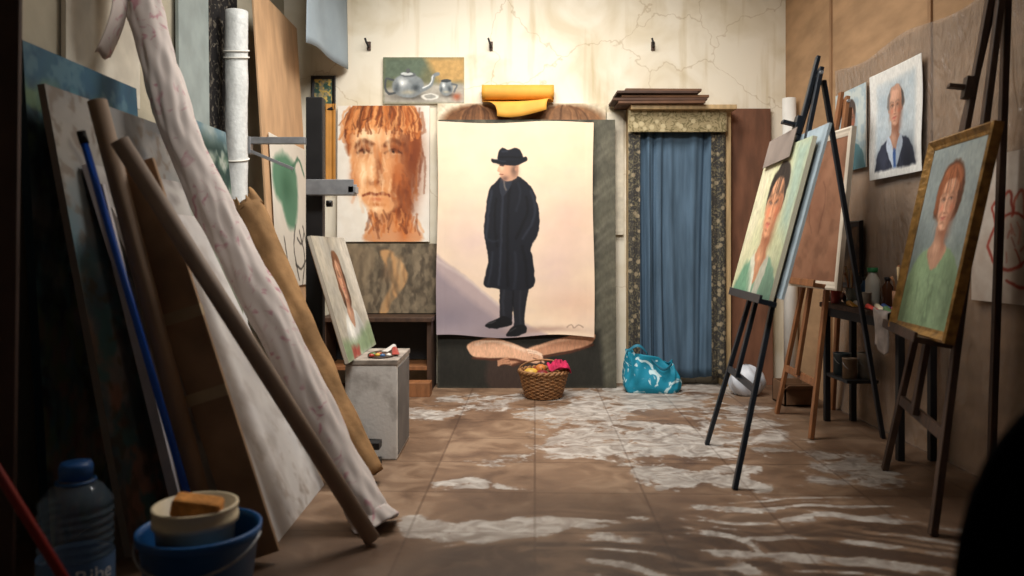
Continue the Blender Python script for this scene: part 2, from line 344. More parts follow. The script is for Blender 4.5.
def gp(px,py): Y=F*H/(py-HY); return ((px-512)/F*Y,Y)
D=np.zeros(GX.shape)
for px,py,rx,ry,a in((645,415,1.05,1.15,.48),(600,440,.5,.36,.6),(670,450,.5,.36,.62),(650,398,.5,.6,.6),(705,385,.4,.6,.6),(698,478,.32,.19,.88),(470,489,.22,.16,.78),(466,526,.38,.18,.9),(560,522,.24,.13,.62),(430,408,.4,.4,.52),(500,400,.45,.35,.5),(545,455,.36,.14,.56),(850,470,.3,.4,.48)):
    cx,cy=gp(px,py); wx=.22*(fbm(ny,nx,34)-.5)*2; wy=.22*(fbm(ny,nx,34)-.5)*2
    q=.55*np.maximum(np.abs((GX-cx+wx)/rx),np.abs((GY-cy+wy)/ry))+.45*np.sqrt(((GX-cx+wx)/rx)**2+((GY-cy+wy)/ry)**2); D=np.maximum(D,np.clip((1.1-q)*2.0,0,1)*a)
pm=np.clip(D+(D>0.02)*(fbm(ny,nx,32)-.52)*1.0*np.clip(D*3,0,1),0,1)
sw=np.zeros(GX.shape)
for (px,py),fr,mc,(mx_,my_) ,amp,sq in (((780,670),.95,(730,545),(.9,.5),1.,.8),((570,620),1.1,(637,552),(.42,.45),1.,1.),((940,590),1.2,(832,528),(.4,.38),.95,1.)):
    sc=gp(px,py); wob=.24*(fbm(ny,nx,55)-.5)+.08*(fbm(ny,nx,22)-.5); rr_=np.hypot((GX-sc[0])*sq,GY-sc[1])+wob
    st=(np.sin(rr_*44*fr)+.8*np.sin(rr_*27*fr+1)+.6*np.sin(rr_*90*fr+2))/2.4; st=np.clip(st*2.2+.22,0,1)
    c2=gp(*mc); reg=np.clip(1.4-np.sqrt(((GX-c2[0])/mx_)**2+((GY-c2[1])/my_)**2),0,1)
    ragged=np.clip((fbm(ny,nx,22)-.36)*5,0,1)*np.clip((fbm(ny,nx,66)-.34)*5,0,1)
    sw=np.maximum(sw,np.clip(st*np.minimum(reg*2.0,1)*ragged*amp,0,1))
mud=np.clip((3.5-GY)/.8,0,1)*np.clip((GX+.4)/.5,0,1)*1.15*(.45+1.1*fbm(ny,nx,44))+np.clip((3.0-GY)/.5,0,1)*.6
mud=np.clip(mud,0,.97)*(1-np.clip(sw*1.5,0,1)); mud=np.maximum(mud,np.clip((GX-1.2)/.4,0,1)*.5)*(1-np.clip(pm*1.2,0,.9))
pm=np.maximum(pm,sw*.76)
for nm,arr in(('paint',pm),('mud',mud)):
    a=fo.data.attributes.new(nm,'FLOAT','POINT'); a.data.foreach_set('value',arr.astype(np.float32).ravel())
# back wall: cream plaster, stains, fine cracks
m,n,L,b=nt('stained_cream_plaster'); tc=n.new('ShaderNodeTexCoord')
mp=n.new('ShaderNodeMapping'); mp.inputs['Scale'].default_value=(5,1,.45); L.new(tc.outputs['Object'],mp.inputs['Vector'])
na=n.new('ShaderNodeTexNoise'); na.inputs['Scale'].default_value=1.7; na.inputs['Detail'].default_value=8; L.new(mp.outputs['Vector'],na.inputs['Vector'])
nb=n.new('ShaderNodeTexNoise'); nb.inputs['Scale'].default_value=2.4; nb.inputs['Detail'].default_value=9; nb.inputs['Distortion'].default_value=.8; L.new(tc.outputs['Object'],nb.inputs['Vector'])
ra=n.new('ShaderNodeValToRGB'); ra.color_ramp.elements[0].position=.27; ra.color_ramp.elements[1].position=.44; ra.color_ramp.elements[0].color=(*lin((204,190,160)),1); ra.color_ramp.elements[1].color=(*lin((228,220,202)),1); L.new(na.outputs['Fac'],ra.inputs['Fac'])
rb=n.new('ShaderNodeValToRGB'); rb.color_ramp.elements[0].position=.34; rb.color_ramp.elements[1].position=.56; rb.color_ramp.elements[0].color=(.84,.8,.72,1); rb.color_ramp.elements[1].color=(1,1,1,1); L.new(nb.outputs['Fac'],rb.inputs['Fac'])
mx=n.new('ShaderNodeMix'); mx.data_type='RGBA'; mx.blend_type='MULTIPLY'; mx.inputs['Factor'].default_value=1; L.new(ra.outputs['Color'],mx.inputs['A']); L.new(rb.outputs['Color'],mx.inputs['B'])
nd=n.new('ShaderNodeTexNoise'); nd.inputs['Scale'].default_value=3; nd.inputs['Detail'].default_value=4; L.new(tc.outputs['Object'],nd.inputs['Vector'])
va=n.new('ShaderNodeVectorMath'); va.operation='MULTIPLY_ADD'; va.inputs[1].default_value=(.5,.5,.5); L.new(nd.outputs['Color'],va.inputs[0]); L.new(tc.outputs['Object'],va.inputs[2])
vo=n.new('ShaderNodeTexVoronoi'); vo.feature='DISTANCE_TO_EDGE'; vo.inputs['Scale'].default_value=1.1; L.new(va.outputs['Vector'],vo.inputs['Vector'])
rc=n.new('ShaderNodeValToRGB'); rc.color_ramp.elements[0].position=.0; rc.color_ramp.elements[1].position=.006; rc.color_ramp.elements[0].color=(.66,.58,.48,1); rc.color_ramp.elements[1].color=(1,1,1,1); L.new(vo.outputs['Distance'],rc.inputs['Fac'])
my=n.new('ShaderNodeMix'); my.data_type='RGBA'; my.blend_type='MULTIPLY'; my.inputs['Factor'].default_value=.7; L.new(mx.outputs['Result'],my.inputs['A']); L.new(rc.outputs['Color'],my.inputs['B']); L.new(my.outputs['Result'],b.inputs['Base Color'])
b.inputs['Roughness'].default_value=.95; b.inputs['Specular IOR Level'].default_value=.1; bp=n.new('ShaderNodeBump'); bp.inputs['Strength'].default_value=.2; bp.inputs['Distance'].default_value=.02; L.new(nb.outputs['Fac'],bp.inputs['Height']); L.new(bp.outputs['Normal'],b.inputs['Normal'])
PLASTER=m
PLASTER2=mat('dull_cream_plaster',(176,168,148),.85,.2,2.2,.15,bscale=25)
HARD=mat('tan_hardboard',(166,134,102),.8,.15,3,.05,stretch=(1,1,3),spec=.15)
struct('wall_back',MB().box(XL-.1,XR+.1,YB,YB+.1,0,ZC),PLASTER)
struct('wall_left',MB().box(XL-.1,XL,-.6,YB,0,ZC),PLASTER2)
struct('wall_right',MB().box(XR,XR+.1,-.6,YB,0,ZC),HARD)
struct('ceiling',MB().box(XL-.1,XR+.1,-.6,YB+.1,ZC,ZC+.1),mat('ceiling_white',(225,218,205),.9,.05))
struct('trim_1',MB().box(XR-.012,XR,3.9,3.93,0,ZC).box(XR-.012,XR,5.12,5.15,0,ZC),mat('panel_batten',(146,112,80),.7,.1))

# ============================================================ BACK WALL
d=MB().box(1.62,1.69,5.86,6,0,2.13).box(.9,.95,5.9,6,0,2.13).box(.9,1.7,5.74,6,2.115,2.15)
struct('trim_2',d,WOOD_L,bevel=.004)
for k,(xa,xb,ya,c) in enumerate(((.80,1.45,5.70,(92,62,42)),(.76,1.47,5.72,(74,50,36)),(.83,1.49,5.74,(112,78,52)),(.79,1.40,5.71,(66,46,36)),(.86,1.44,5.76,(98,70,50)))):
    z=2.151+k*.026
    word=['lowest','second from bottom','middle','second from top','topmost'][k]
    tone=['brown','dark brown','lighter brown','darkest brown','narrow brown'][k]
    solo('board',MB().obox(((xa+xb)/2,(ya+5.98)/2,z+.010),((xb-xa)/2,.004*(k-2),0),(0,(5.98-ya)/2,0),(0,.0,.010)),mat('stacked_board',c,.7,.25,6,.1),tone+' flat board, '+word+' of the stack above the curtained doorway','board',((xa+xb)/2,5.85,z),'flat boards stacked above the doorway',bevel=.003)
CUR=mat('blue_curtain_cloth',(78,98,116),.85,.22,4,.1,stretch=(5,5,.5),spec=.1)
def floral(name,bg,leaf,flower,sc):
    m,n,L,b=nt(name); tc=n.new('ShaderNodeTexCoord'); vo=n.new('ShaderNodeTexVoronoi'); vo.inputs['Scale'].default_value=sc; no=n.new('ShaderNodeTexNoise'); no.inputs['Scale'].default_value=sc*1.3; no.inputs['Distortion'].default_value=3; no.inputs['Detail'].default_value=1
    L.new(tc.outputs['Object'],vo.inputs['Vector']); L.new(tc.outputs['Object'],no.inputs['Vector'])
    def step(src,p,w,inv):
        r=n.new('ShaderNodeValToRGB'); r.color_ramp.elements[0].position=p; r.color_ramp.elements[1].position=p+w; r.color_ramp.elements[0].color=(1,1,1,1) if inv else (0,0,0,1); r.color_ramp.elements[1].color=(0,0,0,1) if inv else (1,1,1,1); L.new(src,r.inputs['Fac']); return r.outputs['Color']
    x=n.new('ShaderNodeMix'); x.data_type='RGBA'; x.inputs['A'].default_value=(*lin(bg),1); x.inputs['B'].default_value=(*lin(leaf),1); L.new(step(no.outputs['Fac'],.52,.06,False),x.inputs['Factor'])
    y=n.new('ShaderNodeMix'); y.data_type='RGBA'; L.new(x.outputs['Result'],y.inputs['A']); y.inputs['B'].default_value=(*lin(flower),1); L.new(step(vo.outputs['Distance'],.26,.1,True),y.inputs['Factor']); L.new(y.outputs['Result'],b.inputs['Base Color']); b.inputs['Roughness'].default_value=.85; b.inputs['Specular IOR Level'].default_value=.1; return m
DAM=floral('floral_border_cloth',(62,60,58),(104,98,80),(140,128,106),19)
GOLDP=floral('beige_floral_brocade',(150,136,104),(112,102,74),(178,164,130),16)
def curtain(x0,x1,z0,z1,y,folds,amp,seed,squeeze=0,irr=0.,hem=1.):
    rr=random.Random(seed); ph=[rr.uniform(0,6) for _ in range(6)]
    def fn(u,v):
        x=x0+(x1-x0)*u; x=(x0+x1)/2+(x-(x0+x1)/2)*(1-squeeze*v)
        uu=u+.02*math.sin(3*v+ph[0])*math.sin(PI*u)+irr*(.06*math.sin(5*u+ph[4]+.8*v)+.03*math.sin(11*u+ph[5]-1.5*v))
        am=amp*(1+irr*.6*math.sin(7*u+ph[3]+v))
        return V((x,y+am*(math.sin(2*PI*folds*uu+ph[1])+.35*math.sin(2*PI*folds*2.3*uu+ph[2]))*(.7+.3*(1-v))+.01*hem*math.sin(2*v+ph[3]),z0+(z1-z0)*v+.012*hem*math.sin(7*u+ph[2])*(1-v)))
    return MB().grid(fn,int(folds*14)+10,24)
solo('curtain',curtain(.955,1.61,.07,1.99,5.885,5.5,.021,2,.01,1.),CUR,'blue denim-coloured curtain hanging in the doorway at the back','curtain',(1.28,5.88,.07),solid=.003)
solo('drape',curtain(.895,.985,.12,2.0,5.84,1.5,.006,4),DAM,'dark patterned drape along the left edge of the blue curtain','drape',(.94,5.84,.12),'patterned drapes beside the blue curtain',solid=.003)
solo('drape',curtain(1.53,1.645,.06,2.0,5.835,1.5,.007,5),DAM,'dark patterned drape between the blue curtain and the pale wooden post','drape',(1.58,5.84,.06),'patterned drapes beside the blue curtain',solid=.003)
solo('valance',curtain(.885,1.64,1.95,2.118,5.8,1.5,.0015,9,0,0,0),GOLDP,'flat beige floral valance across the top of the blue curtain','valance',(1.25,5.8,1.94),solid=.004)
# dark big canvas
a=Art(437,124,616,388,2.3,(74,72,60)); a.blot((98,94,78),14,.52,.3,.8,None,.6); a.blot((48,46,40),9,.55,.25,.7)
a.poly([(598,118),(622,118),(622,388),(588,388),(597,300)],(98,95,82),8,.6,False)
for k in range(26):
    y=126+k*10; a.line([(594,y+12),(607,y),(622,y-8)],2.5,random.choice([(70,68,58),(116,112,98)]),.4,3)
a.poly([(437,334),(600,332),(604,388),(437,388)],(40,39,35),6,.9,False)
SK=(232,182,148); SD=(88,52,38); SL=(250,216,188); SM=(200,146,114)
a.poly([(494,352),(540,352),(548,388),(490,388)],(66,52,46),5,.9)
a.poly([(594,335),(590,346),(574,351),(556,354),(538,358),(524,362),(512,366),(504,363),(508,357),(522,352),(544,344),(570,337)],SM,1.2); a.line([(512,366),(540,358.5),(572,352.5),(592,346)],2.4,SD,.9,1.6); a.line([(530,350),(556,342.5),(586,337)],2.6,SK,.9,2.4)
a.poly([(466,347),(478,341),(492,339),(508,343),(524,349),(536,354),(541,360),(536,364),(524,362),(508,359),(490,359),(474,358)],SK,1.2); a.line([(472,358.5),(490,360),(510,360),(526,363)],2.4,SD,.9,1.6); a.line([(476,345),(492,342),(510,346.5),(524,351.5)],2.8,SL,.8,2.4)
for q in range(4): a.line([(527+q*1.6,351+q*2.2),(535+q*1.6,352.5+q*2.4),(541+q*.6,355.5+q*2.4)],2.2,SL if q<2 else SK,.95,.8); a.line([(528+q*1.6,352.4+q*2.2),(536+q*1.4,354+q*2.4)],.8,SD,.85,.7)
for q in range(3): a.line([(507+q*1.2,358.5+q*2.4),(502-q*.5,360.5+q*2),(498,362+q*1.8)],2.2,SM,.95,.8); a.line([(508+q,359.8+q*2.4),(500,362.4+q*1.9)],.8,SD,.8,.7)
a.warp(.5,6); a.vary(.1,3,.4)
painting('large_painting','tall dark grey-green canvas with painted bare arms standing behind the canvas of the man','painting',(-.567,5.78,.0),(.795,5.78,.0),(-.567,5.86,2.055),a,.035,(80,74,62))
a=Art(437,104,608,236,1.6,(200,184,156)); a.blot((216,204,180),12,.5,.3); 
for cx,rx,c in((478,36,(112,74,46)),(566,42,(126,90,62))):
    a.ell(cx,122,rx,17,c,.3); a.glow(cx,131,rx*.6,10,(196,146,110),.95)
    for k in range(40):
        t=random.uniform(-1,1); a.line([(cx+t*rx*.3,106+3*t*t),(cx+t*rx*.75,111+4*t*t),(cx+t*rx*.98,124)],1.2,random.choice([(70,44,28),(160,112,74),c]),.55,1)
a.warp(1,5); a.vary(.15,3)
painting('portrait_painting','cream canvas with two painted heads of brown hair showing above the dark grey-green canvas','painting',(-.585,5.962,1.17),(.735,5.962,1.17),(-.585,5.962,2.2),a,.03)
a=Art(0,0,20,150,1.5,(208,198,178)); a.vary(.1,6)
painting('blank_canvas','narrow cream strip of canvas hanging between the dark canvas and the beige valance','canvas',(.745,5.962,1.17),(.875,5.962,1.17),(.745,5.962,2.13),a,.03,(216,208,192))
# man canvas
a=Art(437,122,594,338,2.4,(222,200,174))
a.glow(560,150,60,40,(228,202,168),.9); a.glow(460,160,40,50,(228,210,182),.9); a.glow(570,230,34,55,(214,180,160),.9); a.glow(465,215,40,36,(218,192,170),.8); a.glow(450,128,60,10,(208,192,172),.6); a.glow(575,305,46,26,(220,184,158),.9); a.glow(556,270,30,26,(206,178,170),.6); a.glow(475,245,34,16,(206,180,172),.6)
a.blot((226,204,174),30,.52,.6,.4,None,1.6); a.blot((206,180,172),26,.57,.5,.35,a.ygrad(140,230),1.6)
for k in range(120):
    x=random.uniform(437,594); y=random.uniform(122,330); a.line([(x,y),(x+random.uniform(6,16),y+random.uniform(-5,5))],random.uniform(3,7),random.choice([(230,208,178),(216,188,164),(224,198,170),(210,188,176)]),.16,4)
a.poly([(430,258),(446,264),(468,280),(494,302),(520,322),(548,345),(430,345)],(168,150,150),3.5,.95); a.poly([(430,272),(450,284),(474,304),(500,324),(512,345),(430,345)],(144,131,137),7,.9); a.glow(450,320,26,14,(126,116,126),.7); a.line([(437,262),(468,281),(494,303),(520,324)],2.5,(206,190,182),.5,3)
a.glow(545,332,40,4,(160,132,118),.8)
N=(22,24,31); HI=(48,52,63); LO=(12,13,17); sx=lambda pts:[(512+(x-512)*1.07,y) for x,y in pts]
a.poly([(503,282),(500,300),(500,316),(502,323),(511,323),(513,308),(514,322),(514,331),(524,333),(525,312),(528,283)],(28,29,35),1)
a.line([(505,288),(503,304),(504,318)],2.2,(48,50,58),.6,2); a.line([(513,290),(513,312)],1.6,LO,.8,1.4); a.line([(521,290),(520,310),(521,328)],2,(46,48,56),.5,2)
a.poly([(485,327),(489,323),(497,320),(503,317),(511,320),(511,326),(500,328.5),(490,329)],(18,18,21),.9); a.poly([(507,336),(508,332),(514,327),(525,327),(526,334),(518,336.5)],(18,18,21),.9); a.line([(488,324.5),(496,322)],1,(86,84,86),.6); a.line([(510,332),(516,329)],1,(80,78,80),.5)
a.poly(sx([(503,177),(496,183),(490,192),(488,206),(486,222),(486,236),(488,246),(490,264),(486,286),(498,290),(515,292),(532,288),(532,264),(530,250),(536,236),(538,219),(536,204),(532,191),(525,182),(516,176)]),N,1.1)
for P,w,c,al in(([(506,182),(503,200),(502,240),(500,286)],2.0,HI,.7),([(510,186),(508,220),(508,288)],2.6,LO,.8),([(493,192),(490,210),(488,238)],2.4,HI,.7),([(497,200),(496,222),(498,248)],2,LO,.9),([(530,192),(534,208),(531,224),(522,240)],2.4,HI,.6),([(526,198),(527,212),(521,228),(516,240)],2.2,LO,.9),([(515,254),(516,268),(514,290)],3,HI,.35),([(522,248),(525,266),(526,288)],2.6,LO,.7),([(494,254),(493,268),(490,286)],2.2,HI,.5),([(518,184),(520,196),(516,212)],2,HI,.35),([(489,240),(494,243),(499,242)],1.6,HI,.5)): a.line(sx(P),w,c,al,2.2)
a.poly([(504,177),(499,184),(502,197),(509,190),(512,182)],(40,43,52),1); a.line([(503.5,181),(506,191)],1.6,(120,110,102),.7,1.2)
a.poly([(502,162),(499.3,167),(497.2,171),(499.8,173),(500.2,176),(503,180),(508,182),(517,178),(519,168),(517.5,160)],(200,152,122),1); a.glow(514.5,171,4.5,8,(104,80,68),.95); a.glow(505,179,4.5,3.4,(112,84,74),.9); a.glow(502,168,2.5,4,(226,182,150),.8); a.glow(504,164,6,2,(110,78,66),.85); a.line([(500.3,165.8),(503.5,166)],1.1,(50,38,34),.9,.8); a.line([(499.5,174.6),(503,174.6)],.9,(110,62,54),.8,.8); a.glow(516.5,170,1.6,2.6,(184,130,104),.8)
a.poly([(499,162),(498.5,152),(503,148),(509,150),(516.5,148),(521.5,152),(521.5,162)],N,.9); a.poly([(491.5,159),(500,161),(514,161),(525,157),(527,161),(516,166),(500,165),(492,162)],(20,21,27),.9); a.line([(500,157.5),(520.5,157.5)],2,LO,.8); a.line([(502,151.5),(507,151)],1.6,HI,.8,1.5); a.line([(494,160),(505,162)],.9,HI,.7)
a.line([(567,330),(571,327),(574,330),(578,327),(583,329)],1,(110,90,80),.6)
a.warp(.8,5)
def wv(u,v):
    bot=max(0,.14-v)/.14; sd=max(0,.05-u)/.05+max(0,u-.95)/.05
    return (.005+.005*math.sin(7*u+3*v)+.026*bot*bot*(.5+.5*math.cos(8*u))+.012*sd*(.5+.5*math.sin(6*v+2*u)), .006*math.sin(7*v)*(u-.5)*2, .014*bot*math.sin(9*u+1)+.008*max(0,v-.9)/.1*math.sin(8*u+2))
painting('figure_painting','loose canvas of a standing man in a dark long coat and hat','painting',(-.571,5.775,.395),(.622,5.775,.395),(-.571,5.836,2.03),a,.003,wave=wv,stretcher=False)
# yellow roll
prof=[]
for k in range(80):
    t=k/79; r=.025+.045*t; prof.append((r*math.cos(-PI/2+(1-t)*5*PI),r*math.sin(-PI/2+(1-t)*5*PI)))
prof+=[(-.03,-.0705),(-.058,-.071),(-.078,-.078),(-.09,-.1),(-.096,-.14),(-.1,-.18)]
def yr(u,v):
    k=v*(len(prof)-1); i=min(int(k),len(prof)-2); f=k-i; y=prof[i][0]*(1-f)+prof[i+1][0]*f; z=prof[i][1]*(1-f)+prof[i+1][1]*f
    tl=min(1,max(0,v-.935)/.065*1.4); x=-.235+.56*u+(.12*(1-u)-.06*u)*tl
    return V((x,5.926+y+.008*math.sin(9*u)*tl,2.275+z+.035*tl*(u-.5)-.02*tl*math.sin(4*u)))
solo('paper_roll',MB().grid(yr,16,85),mat('ochre_paper',(212,152,58),.7,.12,6),'yellow ochre roll of paper with loose flap lying above the canvas of the man','paper roll',(.04,5.93,2.205),solid=.003)
# still life
a=Art(383,57,464,104,2.8,(112,112,84)); a.poly([(383,57),(430,57),(420,78),(383,80)],(88,104,90),8,.8,False); a.poly([(425,57),(466,57),(466,82),(440,84)],(190,150,92),8,.9,False); a.poly([(383,90),(410,84),(466,84),(466,104),(383,104)],(164,158,146),5,1,False)
def vessel(cx,cy,rx,ry):
    a.glow(cx+3,cy+ry*.9,rx*1.2,ry*.35,(80,76,70),.9); a.ell(cx,cy,rx,ry,(128,134,136),.12); a.glow(cx-rx*.35,cy-ry*.3,rx*.3,ry*.4,(238,240,238),.95); a.glow(cx+rx*.5,cy+ry*.2,rx*.3,ry*.5,(58,64,68),.9); a.glow(cx-rx*.7,cy+ry*.2,rx*.2,ry*.5,(70,76,80),.8); a.glow(cx,cy+ry*.55,rx*.5,ry*.2,(186,176,150),.7)
vessel(408,86,16,12); a.line([(422,90),(430,86),(434,76),(438,74)],3.6,(120,126,128),1,1); a.line([(423,88),(430,84),(433,76)],1.2,(220,222,220),.9,.8); a.line([(393,80),(386,79),(385,88),(389,94),(395,93)],2.2,(76,80,82),1,.8); a.ell(408,74.5,8,2.6,(96,100,102),.2); a.ell(407,73.8,6,1.6,(200,204,202),.3); a.ell(408,70.5,2.2,2.2,(90,92,92),.3)
vessel(446,88,7,8); a.ell(446,81,5,1.8,(60,64,66),.3); a.line([(452,84),(457,86),(454,92)],1.6,(96,100,102),1,.8); a.ell(430,97,9,3.4,(206,202,192),.2); a.ell(430,96.6,6,2,(150,148,140),.3); a.glow(457,97,5,4,(160,84,56),.9)
a.warp(.6,4); a.vary(.12,3)
painting('still_life_painting','small still life painting of a silver teapot high on the back wall','painting',(-1.013,5.972,2.2),(-.377,5.972,2.2),(-1.013,5.972,2.565),a,.02)
# face
a=Art(341,110,428,236,2.9,(228,222,211)); a.blot((216,207,193),10,.55,.3,.5)
R=random.Random(4)
cols=[(170,88,40),(132,66,30),(200,118,60),(104,54,32),(212,140,84)]
for k in range(44):
    x=R.uniform(406,421); y=R.uniform(112,175); a.line([(x,y),(x+R.uniform(-4,3),y+R.uniform(8,16)),(x+R.uniform(-5,2),y+R.uniform(18,38))],R.uniform(1.2,3.2),R.choice(cols),.5,1.2)
a.poly([(351,156),(347,134),(351,118),(364,106),(388,102),(408,107),(418,120),(419,146),(414,166),(407,142),(396,126),(374,124),(361,134),(357,146)],(150,80,40),4)
FS=(220,160,110); SH=(112,54,28); LT=(248,216,174); MID=(176,98,52)
a.poly([(372,204),(406,194),(412,216),(420,236),(368,236),(374,220)],(196,124,74),4,.8); a.glow(398,208,15,11,SH,.95); a.glow(404,224,7,14,MID,.9)
a.poly([(353,152),(357,133),(374,124),(396,125),(409,138),(413,158),(410,180),(402,198),(390,210),(377,210),(365,199),(356,180)],FS,4)
a.glow(411,158,13,42,SH,.98); a.glow(404,190,12,16,SH,.9); a.glow(397,176,8,15,MID,.9); a.glow(357,178,5,16,MID,.8); a.glow(370,137,14,8,LT,.9); a.glow(365,172,7,12,LT,.9); a.glow(374,163,2.6,16,LT,.95); a.glow(381,168,4.5,15,SH,.8); a.glow(378,205,7,4,LT,.8)
for ex,w in((366.5,6.4),(394.,7.6)):
    a.glow(ex,150.5,w*1.45,6.5,SH,.95); a.glow(ex,154.5,w*.8,1.8,(224,178,136),.7); a.ell(ex-.5,153,2.1,2.1,(36,20,14),.8); a.line([(ex-w,153.8),(ex-1,150.6),(ex+w,154)],1.8,(62,30,18),.75,1.6); a.line([(ex-w*1.2,147),(ex-1,142.5),(ex+w*1.2,146)],4,(86,42,22),.7,2.4)
a.glow(377,181,7.5,3.4,SH,.95); a.glow(374,176.5,3.4,3,LT,.9); a.line([(366,193.5),(372,191.5),(378,192.5),(384,191.5),(391,193.5)],2.6,(112,48,28),.85,1.6); a.glow(378,197,8,2.2,(196,110,72),.85); a.glow(379,202,8,2.2,MID,.9)
for k in range(230):
    x=R.uniform(355,414); y=R.uniform(126,202); shd=x>392; w=R.uniform(1.2,3.2)
    a.line([(x,y),(x+R.uniform(-3,3)+(x-382)*.04,y+R.uniform(5,14))],w,R.choice([SH,cols[0],cols[1],cols[3]]) if shd else R.choice([LT,FS,cols[4],cols[2],FS,LT]),.26,1.2)
for k in range(170):
    t=R.uniform(-1,1); x=383+t*31; y=102+9*t*t+R.uniform(0,8); a.line([(x,y),(x+t*5+R.uniform(-3,3),y+R.uniform(8,16)),(x+t*6+R.uniform(-5,3),y+R.uniform(16,28))],R.uniform(.9,2.8),R.choice(cols+[(84,44,26),(228,160,100)]),.6,1.)
for k in range(50):
    x=R.uniform(368,418); y=R.uniform(206,222); a.line([(x,y),(x+R.uniform(-5,6),y+R.uniform(6,16))],R.uniform(1,3),R.choice(cols),.5,1.2)
a.warp(1.2,4)
painting('face_painting','large orange-brown sketched face on white canvas against the back wall','painting',(-1.365,5.93,1.115),(-.645,5.93,1.115),(-1.365,5.95,2.18),a,.03,(225,218,205))
a=Art(335,243,437,313,1.8,(108,96,78)); a.blot((136,120,98),10,.5,.35,.8,None,.5); a.blot((66,58,48),8,.56,.3,.8,None,.5); a.poly([(380,252),(390,249),(402,262),(408,274),(402,290),(392,302),(388,313),(380,313),(386,296),(392,280),(386,266)],(180,138,94),2.5); a.glow(388,272,5,10,(116,82,56),.7); a.glow(400,266,4,10,(206,166,120),.7); a.poly([(340,250),(362,246),(376,256),(366,280),(352,302),(338,312)],(134,116,92),5,.7)
for k in range(24):
    x=R.uniform(338,436); a.line([(x,R.uniform(246,262)),(x+R.uniform(-8,8),280),(x+R.uniform(-16,16),R.uniform(296,313))],R.uniform(1.5,4),R.choice([(74,62,50),(150,132,106),(96,84,68)]),.4,3)
a.warp(1.5,6)
painting('figure_study_painting','wide dull brown painting of bare legs under the orange sketched face','painting',(-1.375,5.89,.56),(-.59,5.89,.56),(-1.375,5.93,1.1),a,.03,(120,105,85))
t=thing('bench','low dark wooden bench under the dull brown painting of bare legs','bench',(-.98,5.75,0))
MB().box(-1.42,-.585,5.58,5.99,.52,.553).build('bench_top',WOOD_D,t,bevel=.004)
for x in(-1.41,-.63): MB().box(x,x+.035,5.62,5.98,0,.52).build('side_panel',WOOD_D,t,bevel=.003)
MB().box(-1.37,-.63,5.62,5.95,.16,.19).build('shelf',WOOD_M,t,bevel=.003)
MB().box(-1.37,-.63,5.93,5.96,.2,.5).build('back_panel',BLACKW,t)
slab('plank','short pale brown plank lying on the floor by the dark bench','plank',(-.86,5.42,.0),(-.585,5.42,.0),(-.86,5.42,.1),.14,WOOD_M)
for k,(px,lb) in enumerate(((369,'rusty wall hook above the orange sketched face'),(491,'rusty wall hook above the yellow paper roll'),(653,'rusty wall hook above the stacked boards'))):
    p=at(px,46,5.99); t=thing('wall_hook',lb,'hook',(p.x,6,p.z-.05),'rusty hooks high on the back wall')
    MB().box(p.x-.014,p.x+.014,5.985,6,p.z-.035,p.z+.035).build('plate',WOOD_D,t,bevel=.003)
    MB().tube([(p.x,5.99,p.z),(p.x,5.95,p.z-.01),(p.x-.01,5.93,p.z+.015),(p.x-.02,5.928,p.z+.045)],.008,8).build('hook',BLACKW,t)
GREY=mat('grey_blue_cloth',(146,158,166),.85,.12,3,spec=.1)
solo('hanging_sheet',MB().grid(lambda u,v:V((-1.41+.12*u+.010*math.sin(9*u+2*v),5.2+.76*u,2.47+1.125*v+.012*math.sin(6*u)*(1-v))),40,20),GREY,'plain pale grey-blue sheet hanging from the ceiling in the left back corner','sheet',(-1.35,5.58,2.47),solid=.004)
a=Art(0,0,30,45,2,(150,140,110)); a.blot((60,90,80),6); a.blot((200,170,90),5,.6,.1)
painting('framed_picture','small dark framed picture just below the grey-blue hanging sheet','picture',(-1.56,5.98,2.17),(-1.41,5.98,2.17),(-1.56,5.98,2.4),a,.015,frame=(.02,.012,BLACKW),stretcher=False)
solo('cloth_strip',curtain(-1.465,-1.385,1.5,2.2,5.98,1.2,.006,21,0,0,.5),mat('orange_cloth',(186,130,58),.7,.12),'narrow orange-yellow strip of cloth left of the orange sketched face','cloth',(-1.42,5.96,1.5),solid=.003)
slab('leaning_board','reddish brown wood board standing right of the pale door post','board',(1.71,5.9,0),(2.03,5.9,0),(1.71,5.96,2.16),.02,mat('red_brown_panel',(112,74,54),.6,.25,3,.1,stretch=(4,4,1)))
solo('paper_roll',MB().tube([(2.09,5.7,0),(2.09,5.7,1.2),(2.085,5.72,2.19)],.05,20,inner=.75),mat('white_roll_paper',(222,220,214),.6,.06),'tall white paper roll standing in the right back corner','paper roll',(2.09,5.7,0))

# ============================================================ BACK FLOOR: basket, bag
WICK=mat('wicker',(140,98,60),.6,.3,30,.2)
bc=V((.225,5.42,0)); t=thing('wicker_basket','round brown wicker basket of fruit in front of the large dark canvas','basket',bc)
q=MB(); rad=lambda z:.12+.05*(z/.18)**.8
for k in range(14):
    z=.012+k*.0128; q.tube([bc+V(((rad(z)+.004*math.sin(14*2*PI*s/84+PI*k))*math.cos(2*PI*s/84),(rad(z)+.004*math.sin(14*2*PI*s/84+PI*k))*math.sin(2*PI*s/84),z)) for s in range(85)],.007,6,caps=False)
q.build('woven_side',WICK,t,weld=False)
q=MB()
for k in range(28):
    an=2*PI*k/28; q.tube([bc+V((rad(z)*math.cos(an),rad(z)*math.sin(an),z)) for z in(.005,.07,.13,.185)],.005,6)
q.build('stakes',WICK,t,weld=False)
MB().lathe([(0,.004),(.12,.004),(.12,.012),(0,.012)],bc).build('bottom',WICK,t)
q=MB()
for ph in(0,PI): q.tube([bc+V(((.172+.007*math.cos(k*.9+ph))*math.cos(2*PI*k/96),(.172+.007*math.cos(k*.9+ph))*math.sin(2*PI*k/96),.188+.008*math.sin(k*.9+ph))) for k in range(97)],.009,6,caps=False)
